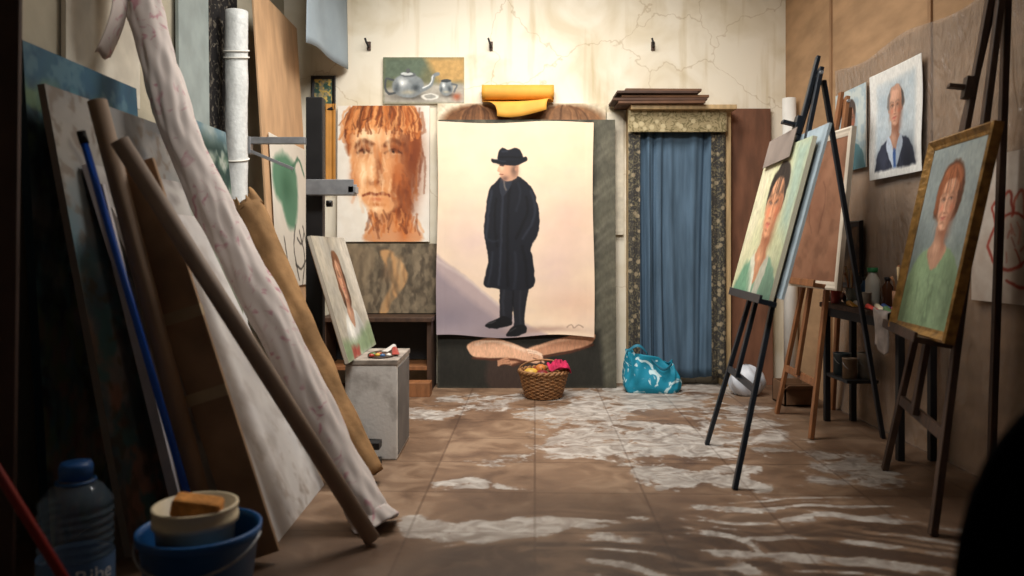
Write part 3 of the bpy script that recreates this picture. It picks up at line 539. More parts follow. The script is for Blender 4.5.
q.build('rim',WICK,t,weld=False)
MB().tube([bc+V((.174*math.cos(PI*k/20),.05,.185+.075*math.sin(PI*k/20))) for k in range(21)],[.006+.001*(k%2) for k in range(21)],8).build('handle',WICK,t)
def fruit(name,label,c,pos,r,col,sx=1.,stem=True):
    t=thing(name,label,c,V(pos)-V((0,0,r)),'fruit in the wicker basket')
    pr=[(r*math.sin(PI*k/12)*(1+.06*math.sin(PI*k/12)),-r*math.cos(PI*k/12)*(.92 if k>8 else 1)) for k in range(13)]
    pr[0]=(0,-r);pr[-1]=(0,r*.82)
    MB().lathe(pr,pos,20,sx,1).build('flesh',mat(name+'_skin',col,.45,.2,9),t)
    if stem: MB().tube([V(pos)+V((0,0,r*.75)),V(pos)+V((.006,0,r*1.15))],.0035,6).build('stem',WOOD_D,t)
fruit('apple','red round fruit at the back of the wicker basket','fruit',bc+V((-.04,.09,.165)),.045,(150,40,42))
fruit('lemon','yellow fruit at the left of the wicker basket','fruit',bc+V((-.09,-.02,.175)),.042,(200,160,64),1.2)
fruit('apple','dark red round fruit at the front of the wicker basket','fruit',bc+V((-.015,-.09,.17)),.044,(120,34,38))
fruit('orange','orange fruit in the middle of the wicker basket','fruit',bc+V((-.02,-.002,.205)),.036,(190,116,54))
def pinkcl(u,v):
    an=2*PI*u; r=.012+.072*v; dx=.108+r*math.cos(an)*1.05; out=max(0,dx-.165)
    return bc+V((dx,-.02+r*math.sin(an)*1.3,.248-.026*v*v-1.0*out+.014*math.sin(an*3+5*v)+.010*math.sin(an*5-9*v)))
solo('pink_cloth',MB().grid(pinkcl,48,16),mat('crimson_cloth',(176,30,74),.85,.3,20),'crumpled magenta cloth spilling over the right rim of the wicker basket','cloth',bc+V((.11,0,.2)),solid=.004)
# shopping bag
TURQ=patmat('turquoise_print',(30,126,152),(186,212,216),8,.6,.56,.05,2.)
bb=V((1.045,5.66,0)); t=thing('shopping_bag','turquoise shopping bag with white print slumped below the blue curtain','bag',bb)
def bagf(u,v):
    an=2*PI*u; ca,sa=math.cos(an),math.sin(an); sg=lambda x,e: math.copysign(abs(x)**e,x)
    hx=.208*(1-.13*v)+.012*math.sin(5*v+an*2); hy=.115*(1-.45*v**1.5)+.012*math.sin(an*4+v*7)
    top=.25-.055*math.cos(an)+.022*math.sin(3*an+1)+.01*math.sin(7*an)
    w=.016*math.sin(an*7+6*v)*v*(1.15-v)+.01*math.sin(an*13-9*v)*v
    return bb+V((sg(ca,.5)*(hx+w)*(.92+.08*min(1,v*7))-.02*v,sg(sa,.55)*(hy+w)*(.92+.08*min(1,v*7))+.016*v*math.sin(an*3),top*v+.018*math.sin(an*5+9*v)*v*(1-v)))
MB().grid(bagf,88,26).lathe([(0,.004),(.14,.004)],bb,24,1.3,.7).build('bag_body',TURQ,t,solid=.003)
WEB=mat('turquoise_webbing',(30,104,128),.6)
MB().grid(lambda u,v: bb+V((-.19+.15*u,-.04-.03*math.sin(PI*u)+.012*v,.285+.06*math.sin(PI*u)-.02*u+.02*v)),20,3).build('handle',WEB,t,solid=.003)
MB().grid(lambda u,v: bb+V((-.02+.15*u,-.075-.045*math.sin(PI*u),.235-.05*math.sin(PI*u)-.03*u+.02*v)),20,3).build('handle',WEB,t,solid=.003)
wb=V((1.70,5.5,0))
def wbf(u,v):
    an=2*PI*u; r=.125*(math.sin(PI*min(v*.86+.12,1))**.6)*(1+.1*math.sin(an*5+4*v)+.06*math.sin(an*9+11*v)); return wb+V((r*math.cos(an),r*.8*math.sin(an),.22*v+.0))
solo('plastic_bag',MB().grid(wbf,48,16),mat('white_plastic',(196,200,208),.4,.08),'crumpled white plastic bag on the floor behind the black easel','plastic bag',wb,solid=.002)
t=thing('cardboard_box','low open brown cardboard box on the floor behind the easels','box',(1.9,5.2,0))
CARD=mat('cardboard',(108,78,54),.8,.2,5)
q=MB().box(1.83,2.04,5.1,5.11,0,.15).box(1.83,2.04,5.33,5.34,0,.15).box(1.83,1.84,5.1,5.34,0,.15).box(2.03,2.04,5.1,5.34,0,.15).box(1.83,2.04,5.1,5.34,0,.01); q.build('box_body',CARD,t)
MB().obox((1.93,5.06,.135),(.1,0,0),(0,.045,-.02),(0,.001,.003)).build('flap',CARD,t)

# ============================================================ RIGHT WALL
m,n,L,b=nt('clear_plastic_sheet')
b.inputs['Base Color'].default_value=(*lin((170,158,148)),1); b.inputs['Roughness'].default_value=.22; b.inputs['Alpha'].default_value=.4
tc=n.new('ShaderNodeTexCoord'); mp=n.new('ShaderNodeMapping'); mp.inputs['Scale'].default_value=(1,1.8,.6); L.new(tc.outputs['Object'],mp.inputs['Vector']); no=n.new('ShaderNodeTexNoise'); no.inputs['Scale'].default_value=6; no.inputs['Detail'].default_value=3; no.inputs['Distortion'].default_value=2.; L.new(mp.outputs['Vector'],no.inputs['Vector'])
bp=n.new('ShaderNodeBump'); bp.inputs['Strength'].default_value=.85; bp.inputs['Distance'].default_value=.05; L.new(no.outputs['Fac'],bp.inputs['Height']); L.new(bp.outputs['Normal'],b.inputs['Normal'])
SHEET=m
def sheet(u,v):
    fold=.004*math.sin(13*u+5*v)*math.sin(9*v+2)+.004*abs(math.sin(31*u+3*math.sin(3*v)))
    return V((XR-.016+fold,2.0+3.05*u,.0+2.22*v+.02*math.sin(20*u)*v))
solo('plastic_sheet',MB().grid(sheet,120,60),SHEET,'wrinkled translucent plastic sheet covering the tan right wall','plastic sheet',(XR-.02,3.5,0))
XW=XR-.032
a=Art(0,0,100,104,2.4,(226,226,222)); a.poly([(15,14),(88,11),(86,90),(13,92)],(180,194,202),8,1,False); a.blot((204,212,216),10,.5,.4,.7,a.xgrad(12,18)*(1-a.xgrad(82,88))*a.ygrad(10,16)*(1-a.ygrad(88,94))); portrait(a,50,38,17,(200,154,130),(128,122,118),(56,60,74),'bald',(190,202,218),-.5,3); a.line([(50,80),(51,98)],5,(60,92,150),.9,2); a.put(1-a.xgrad(7,10),(228,228,224)); a.put(a.xgrad(91,94),(228,228,224)); a.put(a.ygrad(95,98),(228,228,224)); a.warp(1.4,6); a.vary(.08,3,.5)
def loose(u,v): return .003+.02*(u-.5)**2+.004*math.sin(7*v)
painting('suit_portrait','unframed paper portrait of a balding man in dark suit pinned on the right wall','portrait',(XW,4.5,1.46),(XW,3.93,1.46),(XW,4.5,2.07),a,.002,wave=loose,stretcher=False)
a=Art(0,0,80,90,1.8,(166,184,192)); a.blot((194,204,202),8); portrait(a,40,34,16,(190,140,116),(80,70,66),(92,132,140),'short',None,.4,5); a.warp(1.3,6)
painting('small_portrait','small bluish portrait on the right wall behind the brown toned canvas','portrait',(XW,5.0,1.55),(XW,4.57,1.55),(XW,5.0,2.06),a,.006,stretcher=False)
a=Art(0,0,80,90,2.2,(214,203,191)); a.blot((198,182,168),9,.5,.4)
RL=[(160,52,38),(180,84,62),(120,40,32)]
for P in([(14,56),(22,42),(34,36),(44,40),(50,50),(46,62),(34,70),(20,66),(14,56)],[(34,38),(38,26),(43,24),(44,40)],[(27,39),(28,26),(33,24),(35,37)],[(21,43),(18,32),(23,29),(28,39)],[(46,46),(56,38),(66,36),(74,42),(74,54),(64,62),(52,58)],[(56,40),(54,30),(60,28),(63,37)],[(64,37),(66,28),(71,30),(70,39)],[(46,60),(52,70),(44,80),(30,76)]): a.line(P,1.8,R.choice(RL),.85,1.)
for k in range(26): x=R.uniform(18,70);y=R.uniform(42,62); a.line([(x,y),(x+R.uniform(-5,5),y+R.uniform(3,9))],1.1,R.choice(RL),.5,1.)
a.warp(1.,6)
painting('hands_study','white canvas with red sketched hands low on the right wall','painting',(XW,3.52,.82),(XW,2.85,.82),(XW,3.52,1.47),a,.006,stretcher=False)
a=Art(0,0,30,36,1.5,(52,44,38)); a.blot((90,70,52),6)
painting('framed_picture','small dark framed picture low on the right wall behind the black easel','picture',(XW,4.98,.84),(XW,4.64,.84),(XW,4.98,1.2),a,.004,frame=(.03,.02,BLACKW),stretcher=False)

# ============================================================ EASELS
def easel(name,label,A,B,T,Rr,m,w,d,lz,lh,cz,off,ext=.0,clamp=None):
    A=V((*A,0));B=V((*B,0));T=V(T);Rr=V((*Rr,0)); M=(A+B)/2; r=(B-A).normalized(); up=(T-M).normalized(); nn=r.cross(up)
    t=thing(name,label,'easel',M)
    pl=lambda z: M+(T-M)*(z/T.z)
    MB().bar(A,T-r*w*.9,w,d,r).build('leg',m,t,bevel=.003); MB().bar(B,T+r*w*.9,w,d,r).build('leg',m,t,bevel=.003)
    MB().bar(pl(cz)+nn*(d),T+(T-M).normalized()*ext+nn*d,w*1.1,d*.9,r).build('mast',m,t,bevel=.003)
    MB().bar(T-nn*d*1.4-up*.05,Rr,w,d,r).build('rear_leg',m,t,bevel=.003)
    f=1-cz/T.z; hw=(B-A).length/2*f
    MB().bar(pl(cz)-r*hw-nn*0,pl(cz)+r*hw,w,d*.8,up).build('crossbar',m,t,bevel=.002)
    MB().obox(pl(lz)+nn*(off/2+d*.5),r*lh,nn*off/2,up*.012).obox(pl(lz)+nn*(off+d*.5)+up*.008,r*lh,nn*.006,up*.02).build('ledge',m,t,bevel=.002)
    MB().tube([T-r*w*1.9-up*.03,T+r*w*1.9-up*.03],.009,10).build('bolt',STEEL,t)
    if clamp: MB().obox(pl(clamp)+nn*(d*1.6),r*.03,nn*d*.8,up*.045).obox(pl(clamp)+nn*(d*2+.03),r*.025,nn*.04,up*.008).build('top_clamp',m,t,bevel=.002)
    return t
easel('easel','slim black metal easel holding the dark haired sitter on pale canvas',(1.05,4.1),(.975,3.33),(1.53,3.78,1.95),(2.07,4.24),BLACKM,.032,.022,.80,.36,.42,.075,.06,1.66)
easel('easel','mid-brown wooden easel behind the black one holding the brown toned canvas',(1.70,4.88),(1.66,4.22),(1.97,4.5,1.95),(2.11,5.0),WOOD_M,.042,.024,.84,.32,.3,.1,.03)
easel('easel','dark wooden easel nearest on the right holding the gold framed portrait',(1.78,3.63),(1.55,2.8),(2.02,3.15,2.15),(2.09,3.32),WOOD_D,.045,.026,.68,.3,.35,.13,.2,1.72)
a=Art(0,0,100,112,2.5,(190,194,156)); a.blot((208,202,166),14,.5,.5,.8); a.poly([(0,0),(30,0),(22,60),(0,90)],(214,206,178),16,.8,False); a.poly([(72,0),(100,0),(100,70),(82,60)],(146,176,168),16,.7,False); portrait(a,54,44,23,(214,154,116),(50,42,38),(124,160,136),'short',(206,206,186),-.6,7); a.poly([(6,112),(14,94),(26,86),(42,98),(44,112)],(92,136,108),6,.7); a.warp(2.4,7); a.vary(.12,4,.5)
painting('portrait_canvas','dark haired sitter in green painted on pale canvas on the black metal easel','portrait',(1.178,4.10,.822),(1.166,3.45,.822),(1.378,4.10,1.57),a,.02,(226,216,188))
slab('grey_card','small grey card tucked over the top edge of the dark haired portrait','card',(1.338,4.06,1.485),(1.334,3.66,1.50),(1.378,4.05,1.63),.004,mat('grey_brown_card',(128,116,108),.8,.15),None,.001)
a=Art(0,0,60,60,1.2,(156,172,182)); a.vary(.12,4)
painting('blank_canvas','pale blue canvas tucked behind the dark haired portrait on the black metal easel','canvas',(1.222,3.95,.83),(1.205,3.40,.83),(1.435,3.95,1.62),a,.012,(190,205,212),stretcher=False)
a=Art(0,0,100,138,1.4,(134,94,72)); a.blot((150,110,86),14,.5,.5,.8); a.blot((108,76,58),12,.58,.3,.6); a.glow(50,60,20,30,(112,74,56),.5); a.line([(40,40),(34,60),(44,90)],1.5,(86,56,44),.5,2); a.line([(60,40),(66,62),(58,90)],1.5,(86,56,44),.5,2); a.warp(2,8)
painting('toned_canvas','brown toned canvas with a pale border on the mid-brown wooden easel','canvas',(1.705,4.71,.87),(1.755,4.13,.87),(1.785,4.717,1.68),a,.018,frame=(.04,.012,WHITEW))
a=Art(0,0,100,150,2.6,(136,146,146)); a.blot((158,166,162),14,.5,.5,.8); a.glow(20,110,30,50,(112,126,128),.6); portrait(a,50,48,22,(220,168,138),(146,88,58),(140,164,126),'bob',None,-.4,11,1.); a.blot((162,184,146),8,.5,.5,.5,a.ygrad(100,116)*a.xgrad(12,22)*(1-a.xgrad(82,92))); a.warp(1.8,7); a.vary(.1,4,.5)
painting('woman_portrait','gold framed portrait of a smiling red haired woman in green on the nearest dark easel','portrait',(1.70,3.36,.735),(1.63,2.85,.735),(1.86,3.36,1.49),a,.02,frame=(.036,.022,GOLD))
# work table along the right wall
t=thing('work_table','narrow dark work table crowded with paints along the right wall behind the easels','table',(2.01,4.23,0))
MB().box(1.90,2.118,3.76,4.70,.70,.73).build('table_top',WOOD_D,t,bevel=.004)
MB().box(1.935,2.10,3.79,4.68,.645,.70).build('apron',BLACKW,t)
for x in(1.935,2.095):
    for y in(3.79,4.67): MB().bar((x,y,.7),(x,y,0),.034,.034).build('leg',BLACKW,t,bevel=.003)
MB().box(1.925,2.11,4.37,4.665,.28,.30).build('shelf',BLACKW,t,bevel=.003)
zt=.7305
def bottle(name,label,c,p,r,h,bm,cm,neck=.4):
    t=thing(name,label,c,p); MB().lathe([(0,0),(r*.95,0),(r,.01),(r,h*.68),(r*neck,h*.82),(r*neck,h*.9)],p,20).build('bottle_body',bm,t)
    MB().lathe([(0,h*.88),(r*neck*1.25,h*.88),(r*neck*1.25,h),(0,h)],p,16).build('cap',cm,t); return t
bottle('bottle','white bottle with green cap on the dark work table','bottle',V((2.04,4.30,zt)),.038,.22,mat('milky_plastic',(186,182,170),.4),mat('green_cap',(44,120,70),.4),.6)
bottle('bottle','brown glass bottle with black cap on the dark work table','bottle',V((2.08,4.21,zt)),.03,.17,mat('brown_glass',(70,40,22),.15),BLACKW,.45)
bottle('bottle','short red plastic bottle with white cap on the dark work table','bottle',V((1.94,4.56,zt)),.026,.13,mat('red_plastic',(140,48,40),.4),mat('white_cap',(200,196,188),.4),.5)
bottle('bottle','blue plastic bottle with black cap at the back of the dark work table','bottle',V((2.07,4.46,zt)),.026,.16,mat('blue_plastic',(50,84,120),.4),BLACKW,.5)
def brushjar(x,y,label,seed,gm):
    t=thing('brush_jar',label,'jar',(x,y,zt)); r_=random.Random(seed)
    MB().lathe([(0,0),(.03,0),(.032,.1),(.029,.1),(.027,.006),(0,.006)],(x,y,zt),20).build('jar',gm,t)
    for k in range(6):
        an=k*1.05; h=r_.uniform(.17,.24); MB().tube([V((x+.01*math.cos(an),y+.01*math.sin(an),zt+.008)),V((x+.025*math.cos(an),y+.025*math.sin(an),zt+.15)),V((x+.04*math.cos(an),y+.04*math.sin(an),zt+h))],[.004,.004,.008],8).build('brush',WOOD_M if k%2 else WOOD_L,t)
brushjar(1.975,4.42,'glass jar of paint brushes behind the green capped bottle on the work table',1,mat('murky_glass',(120,128,124),.15,.1,alpha=.7))
brushjar(2.07,4.07,'rusty tin of paint brushes nearest the gold framed portrait on the work table',2,mat('rusty_tin',(140,100,74),.5,.3,20))
def can(x,y,z,r,h,col,label):
    t=thing('paint_can',label,'paint can',(x,y,z)); MB().lathe([(0,0),(r,0),(r,h*.95),(r*1.05,h*.96),(r*1.05,h),(r*.9,h),(r*.9,h*.9),(0,h*.9)],(x,y,z),24).build('can_body',mat('can_paint',col,.4,.25,14),t); MB().tube([V((x+r*1.03*math.cos(PI*k/12),y-r*1.03*math.sin(PI*k/12)*.9,z+h*.8-h*.35*math.sin(PI*k/12))) for k in range(13)],.002,6).build('handle',STEEL,t)
can(1.955,4.21,zt,.034,.085,(176,168,156),'small pale grey paint can beside the black easel leg on the work table')
can(1.97,4.435,.3005,.04,.12,(120,100,80),'brown paint can on the lower shelf of the work table')
can(2.06,4.435,.3005,.04,.15,(140,136,128),'grey paint can on the lower shelf of the work table')
can(1.99,4.58,.3005,.05,.13,(60,76,84),'dark blue paint can on the lower shelf of the work table')
def paint_tube(p,ang,col,label,group):
    t=thing('paint_tube',label,'paint tube',p,group); dx=V((math.cos(ang),math.sin(ang),0)); dy=V((-math.sin(ang),math.cos(ang),0)); p=V(p)
    def fn(u,v):
        an=2*PI*u; w=.016+.004*v; hz=.014*(1-v)+.0015; return p+dx*(-.05+.1*(1-v)-.0)+dy*w*math.cos(an)+V((0,0,.0145+hz*math.sin(an)-.0135*v))
    MB().grid(fn,20,8).build('tube_body',mat('tube_label',col,.35,.1),t)
    MB().tube([p+dx*.048+V((0,0,.0145)),p+dx*.068+V((0,0,.0145))],.009,12).build('cap',BLACKW,t)
G_='paint tubes on the work table'
for x,y,an,col,nm in((1.925,4.06,1.57,(190,60,50),'red'),(1.968,4.055,1.5,(212,198,170),'cream'),(2.01,4.06,1.6,(56,84,140),'blue'),(1.935,4.32,1.5,(200,150,56),'ochre yellow'),(1.98,4.325,1.62,(216,212,206),'white'),(1.93,3.90,1.3,(80,120,80),'green'),(1.985,3.89,1.7,(160,80,100),'pink')):
    paint_tube((x,y,zt),an,col,nm+' paint tube lying on the dark work table',G_)
def rag(u,v):
    return V((1.985+.10*(u-.5),4.63+.09*(v-.5)+.008*math.sin(9*u),zt+.034+.016*math.sin(11*u+3*v)+.014*math.sin(13*v)))
solo('rag',MB().grid(rag,20,20),mat('stained_rag',(176,158,146),.9,.25,12,c2=(150,84,72)),'crumpled stained rag at the back of the dark work table','rag',(1.985,4.64,zt),solid=.004)
def rag2(u,v):
    s=v*.26; y=3.80+.15*u+.008*math.sin(6*v)
    if s<.06: return V((1.948-s,y,zt+.006+.003*math.sin(14*u)))
    return V((1.889-.006-.006*math.sin(12*u)*min(1,(s-.06)*8)-.002,y,zt+.006-(s-.06)-.02*math.sin(5*u)))
# chair foreground
solo('rag',MB().grid(lambda u,v: rag2(u,v) ,24,24),mat('grey_rag',(132,122,116),.9,.3,12),'grey rag hanging over the left edge of the dark work table','rag',(1.9,3.87,.54),solid=.003)
t=thing('chair','black padded chair close to the camera at the lower right','chair',(.8,.75,0))
def bk(cx,cy,cz,hx,hz,th):
    def fn(u,v):
        an=2*PI*u; sg=lambda x,e: math.copysign(abs(x)**e,x); k=math.sin(PI*v); y=-math.cos(PI*v)*th
        q=k**.35; return V((cx+sg(math.cos(an),.85)*hx*q,cy+y,cz+sg(math.sin(an),.85)*hz*q))
    return MB().grid(fn,40,14)
bk(.795,.95,.57,.245,.33,.035).build('backrest',BLACKF,t)
MB().box(.63,.98,.5,.89,.41,.48).build('seat',BLACKF,t,bevel=.03)
for x in(.66,.95):
    for y in(.54,.86): MB().tube([(x,y,.42),(x,y,0)],.014,10).build('leg',BLACKM,t)
    MB().tube([(x,.86,.43),(x,.93,.45),(x,.95,.6)],.012,10).build('back_support',BLACKM,t)

# ============================================================ LEFT SIDE
t=thing('studio_easel','heavy dark upright studio easel behind the white block on the left','easel',(-1.06,4.1,0))
MB().box(-1.105,-1.015,4.07,4.13,.05,1.87).build('mast',BLACKW,t,bevel=.004)
MB().box(-1.13,-.99,3.85,4.5,0,.06).build('base',BLACKW,t,bevel=.004); MB().box(-1.3,-.86,4.06,4.14,0,.055).build('base',BLACKW,t,bevel=.004)
MB().box(-1.08,-.83,3.98,4.07,1.34,1.35).box(-1.08,-.83,3.98,3.985,1.35,1.42).box(-1.08,-.83,4.06,4.068,1.35,1.4).box(-.86,-.82,3.98,4.06,1.35,1.385).build('brush_tray',STEEL,t,bevel=.002)
MB().box(-1.40,-1.10,4.03,4.07,1.615,1.65).box(-1.40,-1.385,4.02,4.065,1.56,1.65).obox((-1.28,4.03,1.53),(.12,0,-.05),(0,.004,0),(.003,0,.008)).build('clamp_arm',STEEL,t,bevel=.002)
MB().tube([(-1.0,4.1,1.3),(-.97,4.1,1.3)],.018,12).build('knob',BLACKW,t)
WB=mat('white_block',(196,190,182),.7,.3,7,.25,c2=(228,225,220),lo=.3,hi=.5); t=thing('white_block','scuffed white block standing on the floor with a palette on it by the left easel','block',(-.70,4.02,0))
MB().box(-.835,-.575,3.8,4.25,0,.475).build('block_body',WB,t,bevel=.006); MB().box(-.84,-.57,3.795,4.255,.475,.5).build('lid',mat('grey_lid',(150,140,130),.6,.35,14),t,bevel=.003); MB().box(-.575,-.571,3.83,4.22,.02,.46).build('darker_side',mat('grey_side',(112,108,105),.7,.2),t)  # thin grey plate makes the block's right side darker than its front
a=Art(0,0,100,80,2,(182,172,154)); a.blot((164,158,146),12,.5,.4); portrait(a,48,28,13,(200,152,122),(112,72,46),(206,204,196),'long',None,.4,13); a.poly([(0,66),(40,70),(100,62),(100,80),(0,80)],(110,136,92),6,.7,False); a.poly([(20,72),(44,74),(40,80),(18,80)],(160,54,48),4,.8,False); a.poly([(72,0),(100,0),(100,60),(82,50)],(200,192,178),9,.8,False); a.warp(1.6,7); a.vary(.12,4)
painting('girl_portrait','small portrait of a brown haired sitter in white above the white block','portrait',(-.79,3.68,.502),(-.79,4.42,.502),(-.975,3.68,1.12),a,.018,(214,206,190))
t=thing('palette','wooden palette with dabs of paint lying on the white block','palette',(-.67,4.0,.5005)); MB().lathe([(0,0),(.09,0),(.09,.008),(0,.008)],(-.675,3.98,.5005),30,.85,1.6).build('board',WOOD_D,t)
for k,c in enumerate(((180,60,44),(210,170,60),(60,96,140),(220,214,204),(90,120,70),(150,80,50))): MB().lathe([(0,.006),(.016,.006),(.012,.016),(0,.02)],(-.715+.028*(k%4),3.87+.02*(k%2)+.05*(k//4),.5025),12).build('paint_dab',mat('paint_dab',c,.3),t)
paint_tube((-.66,4.08,.5095),1.2,(190,186,180),'grey paint tube on the palette on the white block',None)
paint_tube((-.61,3.97,.5095),1.8,(150,56,50),'dark red paint tube on the palette on the white block',None)
solo('wood_bracket',MB().box(-.79,-.64,3.66,3.74,0,.035).box(-.79,-.74,3.66,3.74,.035,.12).box(-.74,-.64,3.66,3.74,.085,.12),BLACKW,'dark wooden bracket on the floor in front of the white block','bracket',(-.71,3.7,0),bevel=.003)
t=thing('small_jar','tiny glass jar on the floor in front of the white block','jar',(-.655,3.56,0)); MB().lathe([(0,0),(.022,0),(.024,.05),(.02,.065),(0,.065)],(-.655,3.56,0),16).build('jar',mat('jar_glass',(110,112,110),.2),t); MB().lathe([(0,.063),(.024,.063),(.024,.085),(0,.085)],(-.655,3.56,0),16).build('lid',STEEL,t)
slab('plywood_board','tall peach plywood sheet leaning on the left wall behind the line sketch','plywood',(-1.45,4.75,0),(-1.45,5.72,0),(-1.62,4.75,2.72),.015,mat('peach_plywood',(184,148,112),.7,.15,3,.05,stretch=(3,3,1)))
a=Art(0,0,90,104,1.8,(208,202,190)); a.poly([(4,20),(30,10),(58,18),(60,44),(48,62),(30,60),(20,46),(6,40)],(84,126,102),6); a.glow(34,34,16,14,(50,92,70),.8); a.line([(50,20),(70,10),(84,20)],3,(60,104,82),.9,2)
for P in([(50,60),(44,80),(54,100)],[(60,64),(70,84),(60,104)],[(54,70),(64,74),(72,66)],[(46,88),(58,92),(74,86)],[(20,70),(26,90),(22,104)],[(70,60),(80,80),(84,100)]): a.line(P,1.8,(52,48,46),.9,1)
a.warp(1.5,6)
dz=.17/2.72
ps=lambda y,z:V((-1.45-dz*z+.006,y,z))
painting('sketch','paper sketch with green blot and black lines pinned on the peach plywood','drawing',ps(4.84,.8),ps(5.68,.8),ps(4.84,1.8),a,.002,wave=lambda u,v:.003+.004*math.sin(5*u+2*v)**2,stretcher=False)
slab('wall_board','tall grey-green board standing against the left wall beside the wrapped tube','board',(-1.74,4.02,0),(-1.74,4.42,0),(-1.77,4.02,3.0),.02,mat('grey_green',(140,150,148),.7,.12))
solo('hanging_cloth',MB().grid(lambda u,v:V((-1.788+.006*math.sin(22*u),4.44+.5*u,1.0+2.1*v)),40,20),patmat('dark_pattern_cloth',(34,32,32),(104,98,88),22,thr=.55),'dark patterned cloth hanging on the left wall behind the wrapped tube','cloth',(-1.788,4.7,1.0),solid=.003)
a=Art(0,0,50,80,1.2,(202,196,182)); a.vary(.12,8)
painting('primed_canvas','white primed canvas hung high on the left wall','canvas',(-1.772,3.02,1.72),(-1.772,3.62,1.72),(-1.772,3.02,2.7),a,.02)
t=thing('wrapped_tube','tall white bubble-wrapped tube tied with cord standing against the left wall','tube',(-1.67,4.62,0))
rw=random.Random(2)
MB().tube([(-1.675+.002*math.sin(k),4.62,2.5*k/40) for k in range(41)],[.066+rw.uniform(-.002,.002) for _ in range(41)],24,fn=lambda i,a_:1+.02*math.sin(6*a_+i)).build('wrapping',mat('bubble_wrap',(206,208,206),.4,.1,30,.3,bscale=60),t)
for z in(2.22,2.26,1.6): MB().tube([(-1.675+.072*math.cos(2*PI*k/24),4.62+.072*math.sin(2*PI*k/24),z+.02*math.sin(2*PI*k/24)) for k in range(25)],.005,6,caps=False).build('cord',mat('cord',(230,226,216),.8),t)
a=Art(0,0,80,175,1.5,(134,144,132)); a.put(1-a.ygrad(6,14),(96,122,132)); a.blot((158,164,156),10,.52,.4,.7); a.blot((34,56,54),9,.44,.2,1,(1-a.ygrad(30,46))*a.ygrad(2,12)); a.blot((58,84,70),5,.55,.2,.7,(1-a.ygrad(36,46))*a.ygrad(8,16)); a.blot((110,116,100),10,.5,.3,.8,a.ygrad(60,80),2.); a.warp(2,8)
painting('landscape_painting','tall landscape painting with dark trees above pale ground leaning on the left wall','painting',(-1.51,3.66,0),(-1.51,4.46,0),(-1.68,3.66,1.74),a,.025)
# front stack
a=Art(0,0,90,175,1.6,(78,102,110)); a.blot((44,52,60),16,.5,.3,1,None,.7); a.blot((96,146,148),14,.55,.2,.8,None,.6); a.blot((168,116,96),12,.58,.2,.7,a.ygrad(60,110)); a.blot((112,134,92),9,.6,.2,.7); a.blot((188,170,152),14,.62,.2,.6,a.ygrad(40,60)); a.put((1-a.ygrad(10,16))*.9,(48,84,108)); a.blot((92,122,132),6,.58,.12,.6,1-a.ygrad(10,16)); a.warp(4,14)
painting('abstract_painting','big dark blue-green abstract canvas at the far left of the leaning stack','painting',(-1.60,2.64,0),(-1.60,3.44,0),(-1.70,2.64,1.78),a,.03,(40,60,70))
a=Art(0,0,100,165,1.6,(124,122,120)); a.blot((150,144,136),16,.5,.5,.8); a.blot((88,114,126),12,.5,.2,.85,a.ygrad(20,60)); a.blot((80,128,130),9,.58,.15,.8,a.ygrad(40,90)); a.blot((172,126,106),9,.6,.12,.8,a.ygrad(60,110)); a.blot((64,66,70),20,.6,.2,.6); a.blot((100,86,74),5,.63,.1,.6); a.line([(10,20),(30,60),(24,120)],1.5,(70,66,64),.5,3); a.warp(3,12)
painting('grey_canvas','grey-brown stained canvas with blue patches leaning in front of the dark blue-green abstract','painting',(-1.30,2.6,0),(-1.30,3.6,0),(-1.60,2.6,1.62),a,.025,(136,126,114))
a=Art(0,0,60,150,1.3,(150,146,144)); a.blot((172,168,164),14,.5,.4); a.blot((112,106,104),10,.58,.25,.7); a.warp(2,9)
painting('grey_canvas','narrower pale grey canvas leaning between the stained grey-brown canvas and the off-white one','canvas',(-1.10,2.72,0),(-1.10,3.5,0),(-1.52,2.72,1.36),a,.022,(206,200,204))
a=Art(0,0,72,130,1.4,(190,186,184)); a.blot((206,202,198),14,.5,.4); a.blot((160,152,146),10,.6,.3,.6); a.blot((132,118,106),6,.66,.15,.5,a.ygrad(70,125)); a.line([(3,0),(3,130)],1.2,(120,112,104),.7,1)
for k in range(22): a.ell(4.5,4+k*5.8,.8,.9,(90,84,80),.5)
painting('white_canvas','off-white canvas leaning behind the long brown tube and pink stained roll','canvas',(-.84,2.68,0),(-.84,3.4,0),(-1.41,2.68,1.2),a,.022,(216,214,210))
slab('dark_board','dark reddish brown board standing at the very left edge of the view','board',(-1.79,2.38,0),(-1.565,2.38,0),(-1.79,2.42,2.3),.02,mat('dark_red_board',(74,54,46),.7,.25,4))
p0=V((-.845,2.555,.0)); p1=V((-1.27,2.555,1.34)); t=thing('cardboard_strip','long brown cardboard strip with tape leaning beside the blue pole','cardboard',p0)
MB().bar(p0+V((-.0,0,.02)),p1,.135,.018).build('strip',mat('brown_card',(154,122,92),.75,.25,5),t,bevel=.002)
for f in(.42,.62): 
    c=p0.lerp(p1,f); dd=(p1-p0).normalized(); sd=V((dd.z,0,-dd.x)); MB().obox(c,sd*.07,dd*.02,V((0,.0105,0))).build('tape',mat('tape',(176,152,118),.3),t)
bt=MB().bar((-1.09,2.575,.005),(-1.40,2.575,1.27),.035,.018); solo('batten',bt,mat('white_batten',(186,182,188),.6,.1),'thin white batten leaning just left of the bright blue pole','batten',(-1.09,2.575,0),bevel=.002)
TUBE=mat('brown_cardboard_tube',(152,126,102),.7,.15,4,stretch=(3,3,1))
solo('cardboard_tube',MB().tube([V((-.965,2.5,.01)),V((-1.365,2.5,1.54))],.03,20,inner=.85),TUBE,'pale brown cardboard tube leaning between the blue pole and the taped cardboard strip','cardboard tube',(-.965,2.5,0))
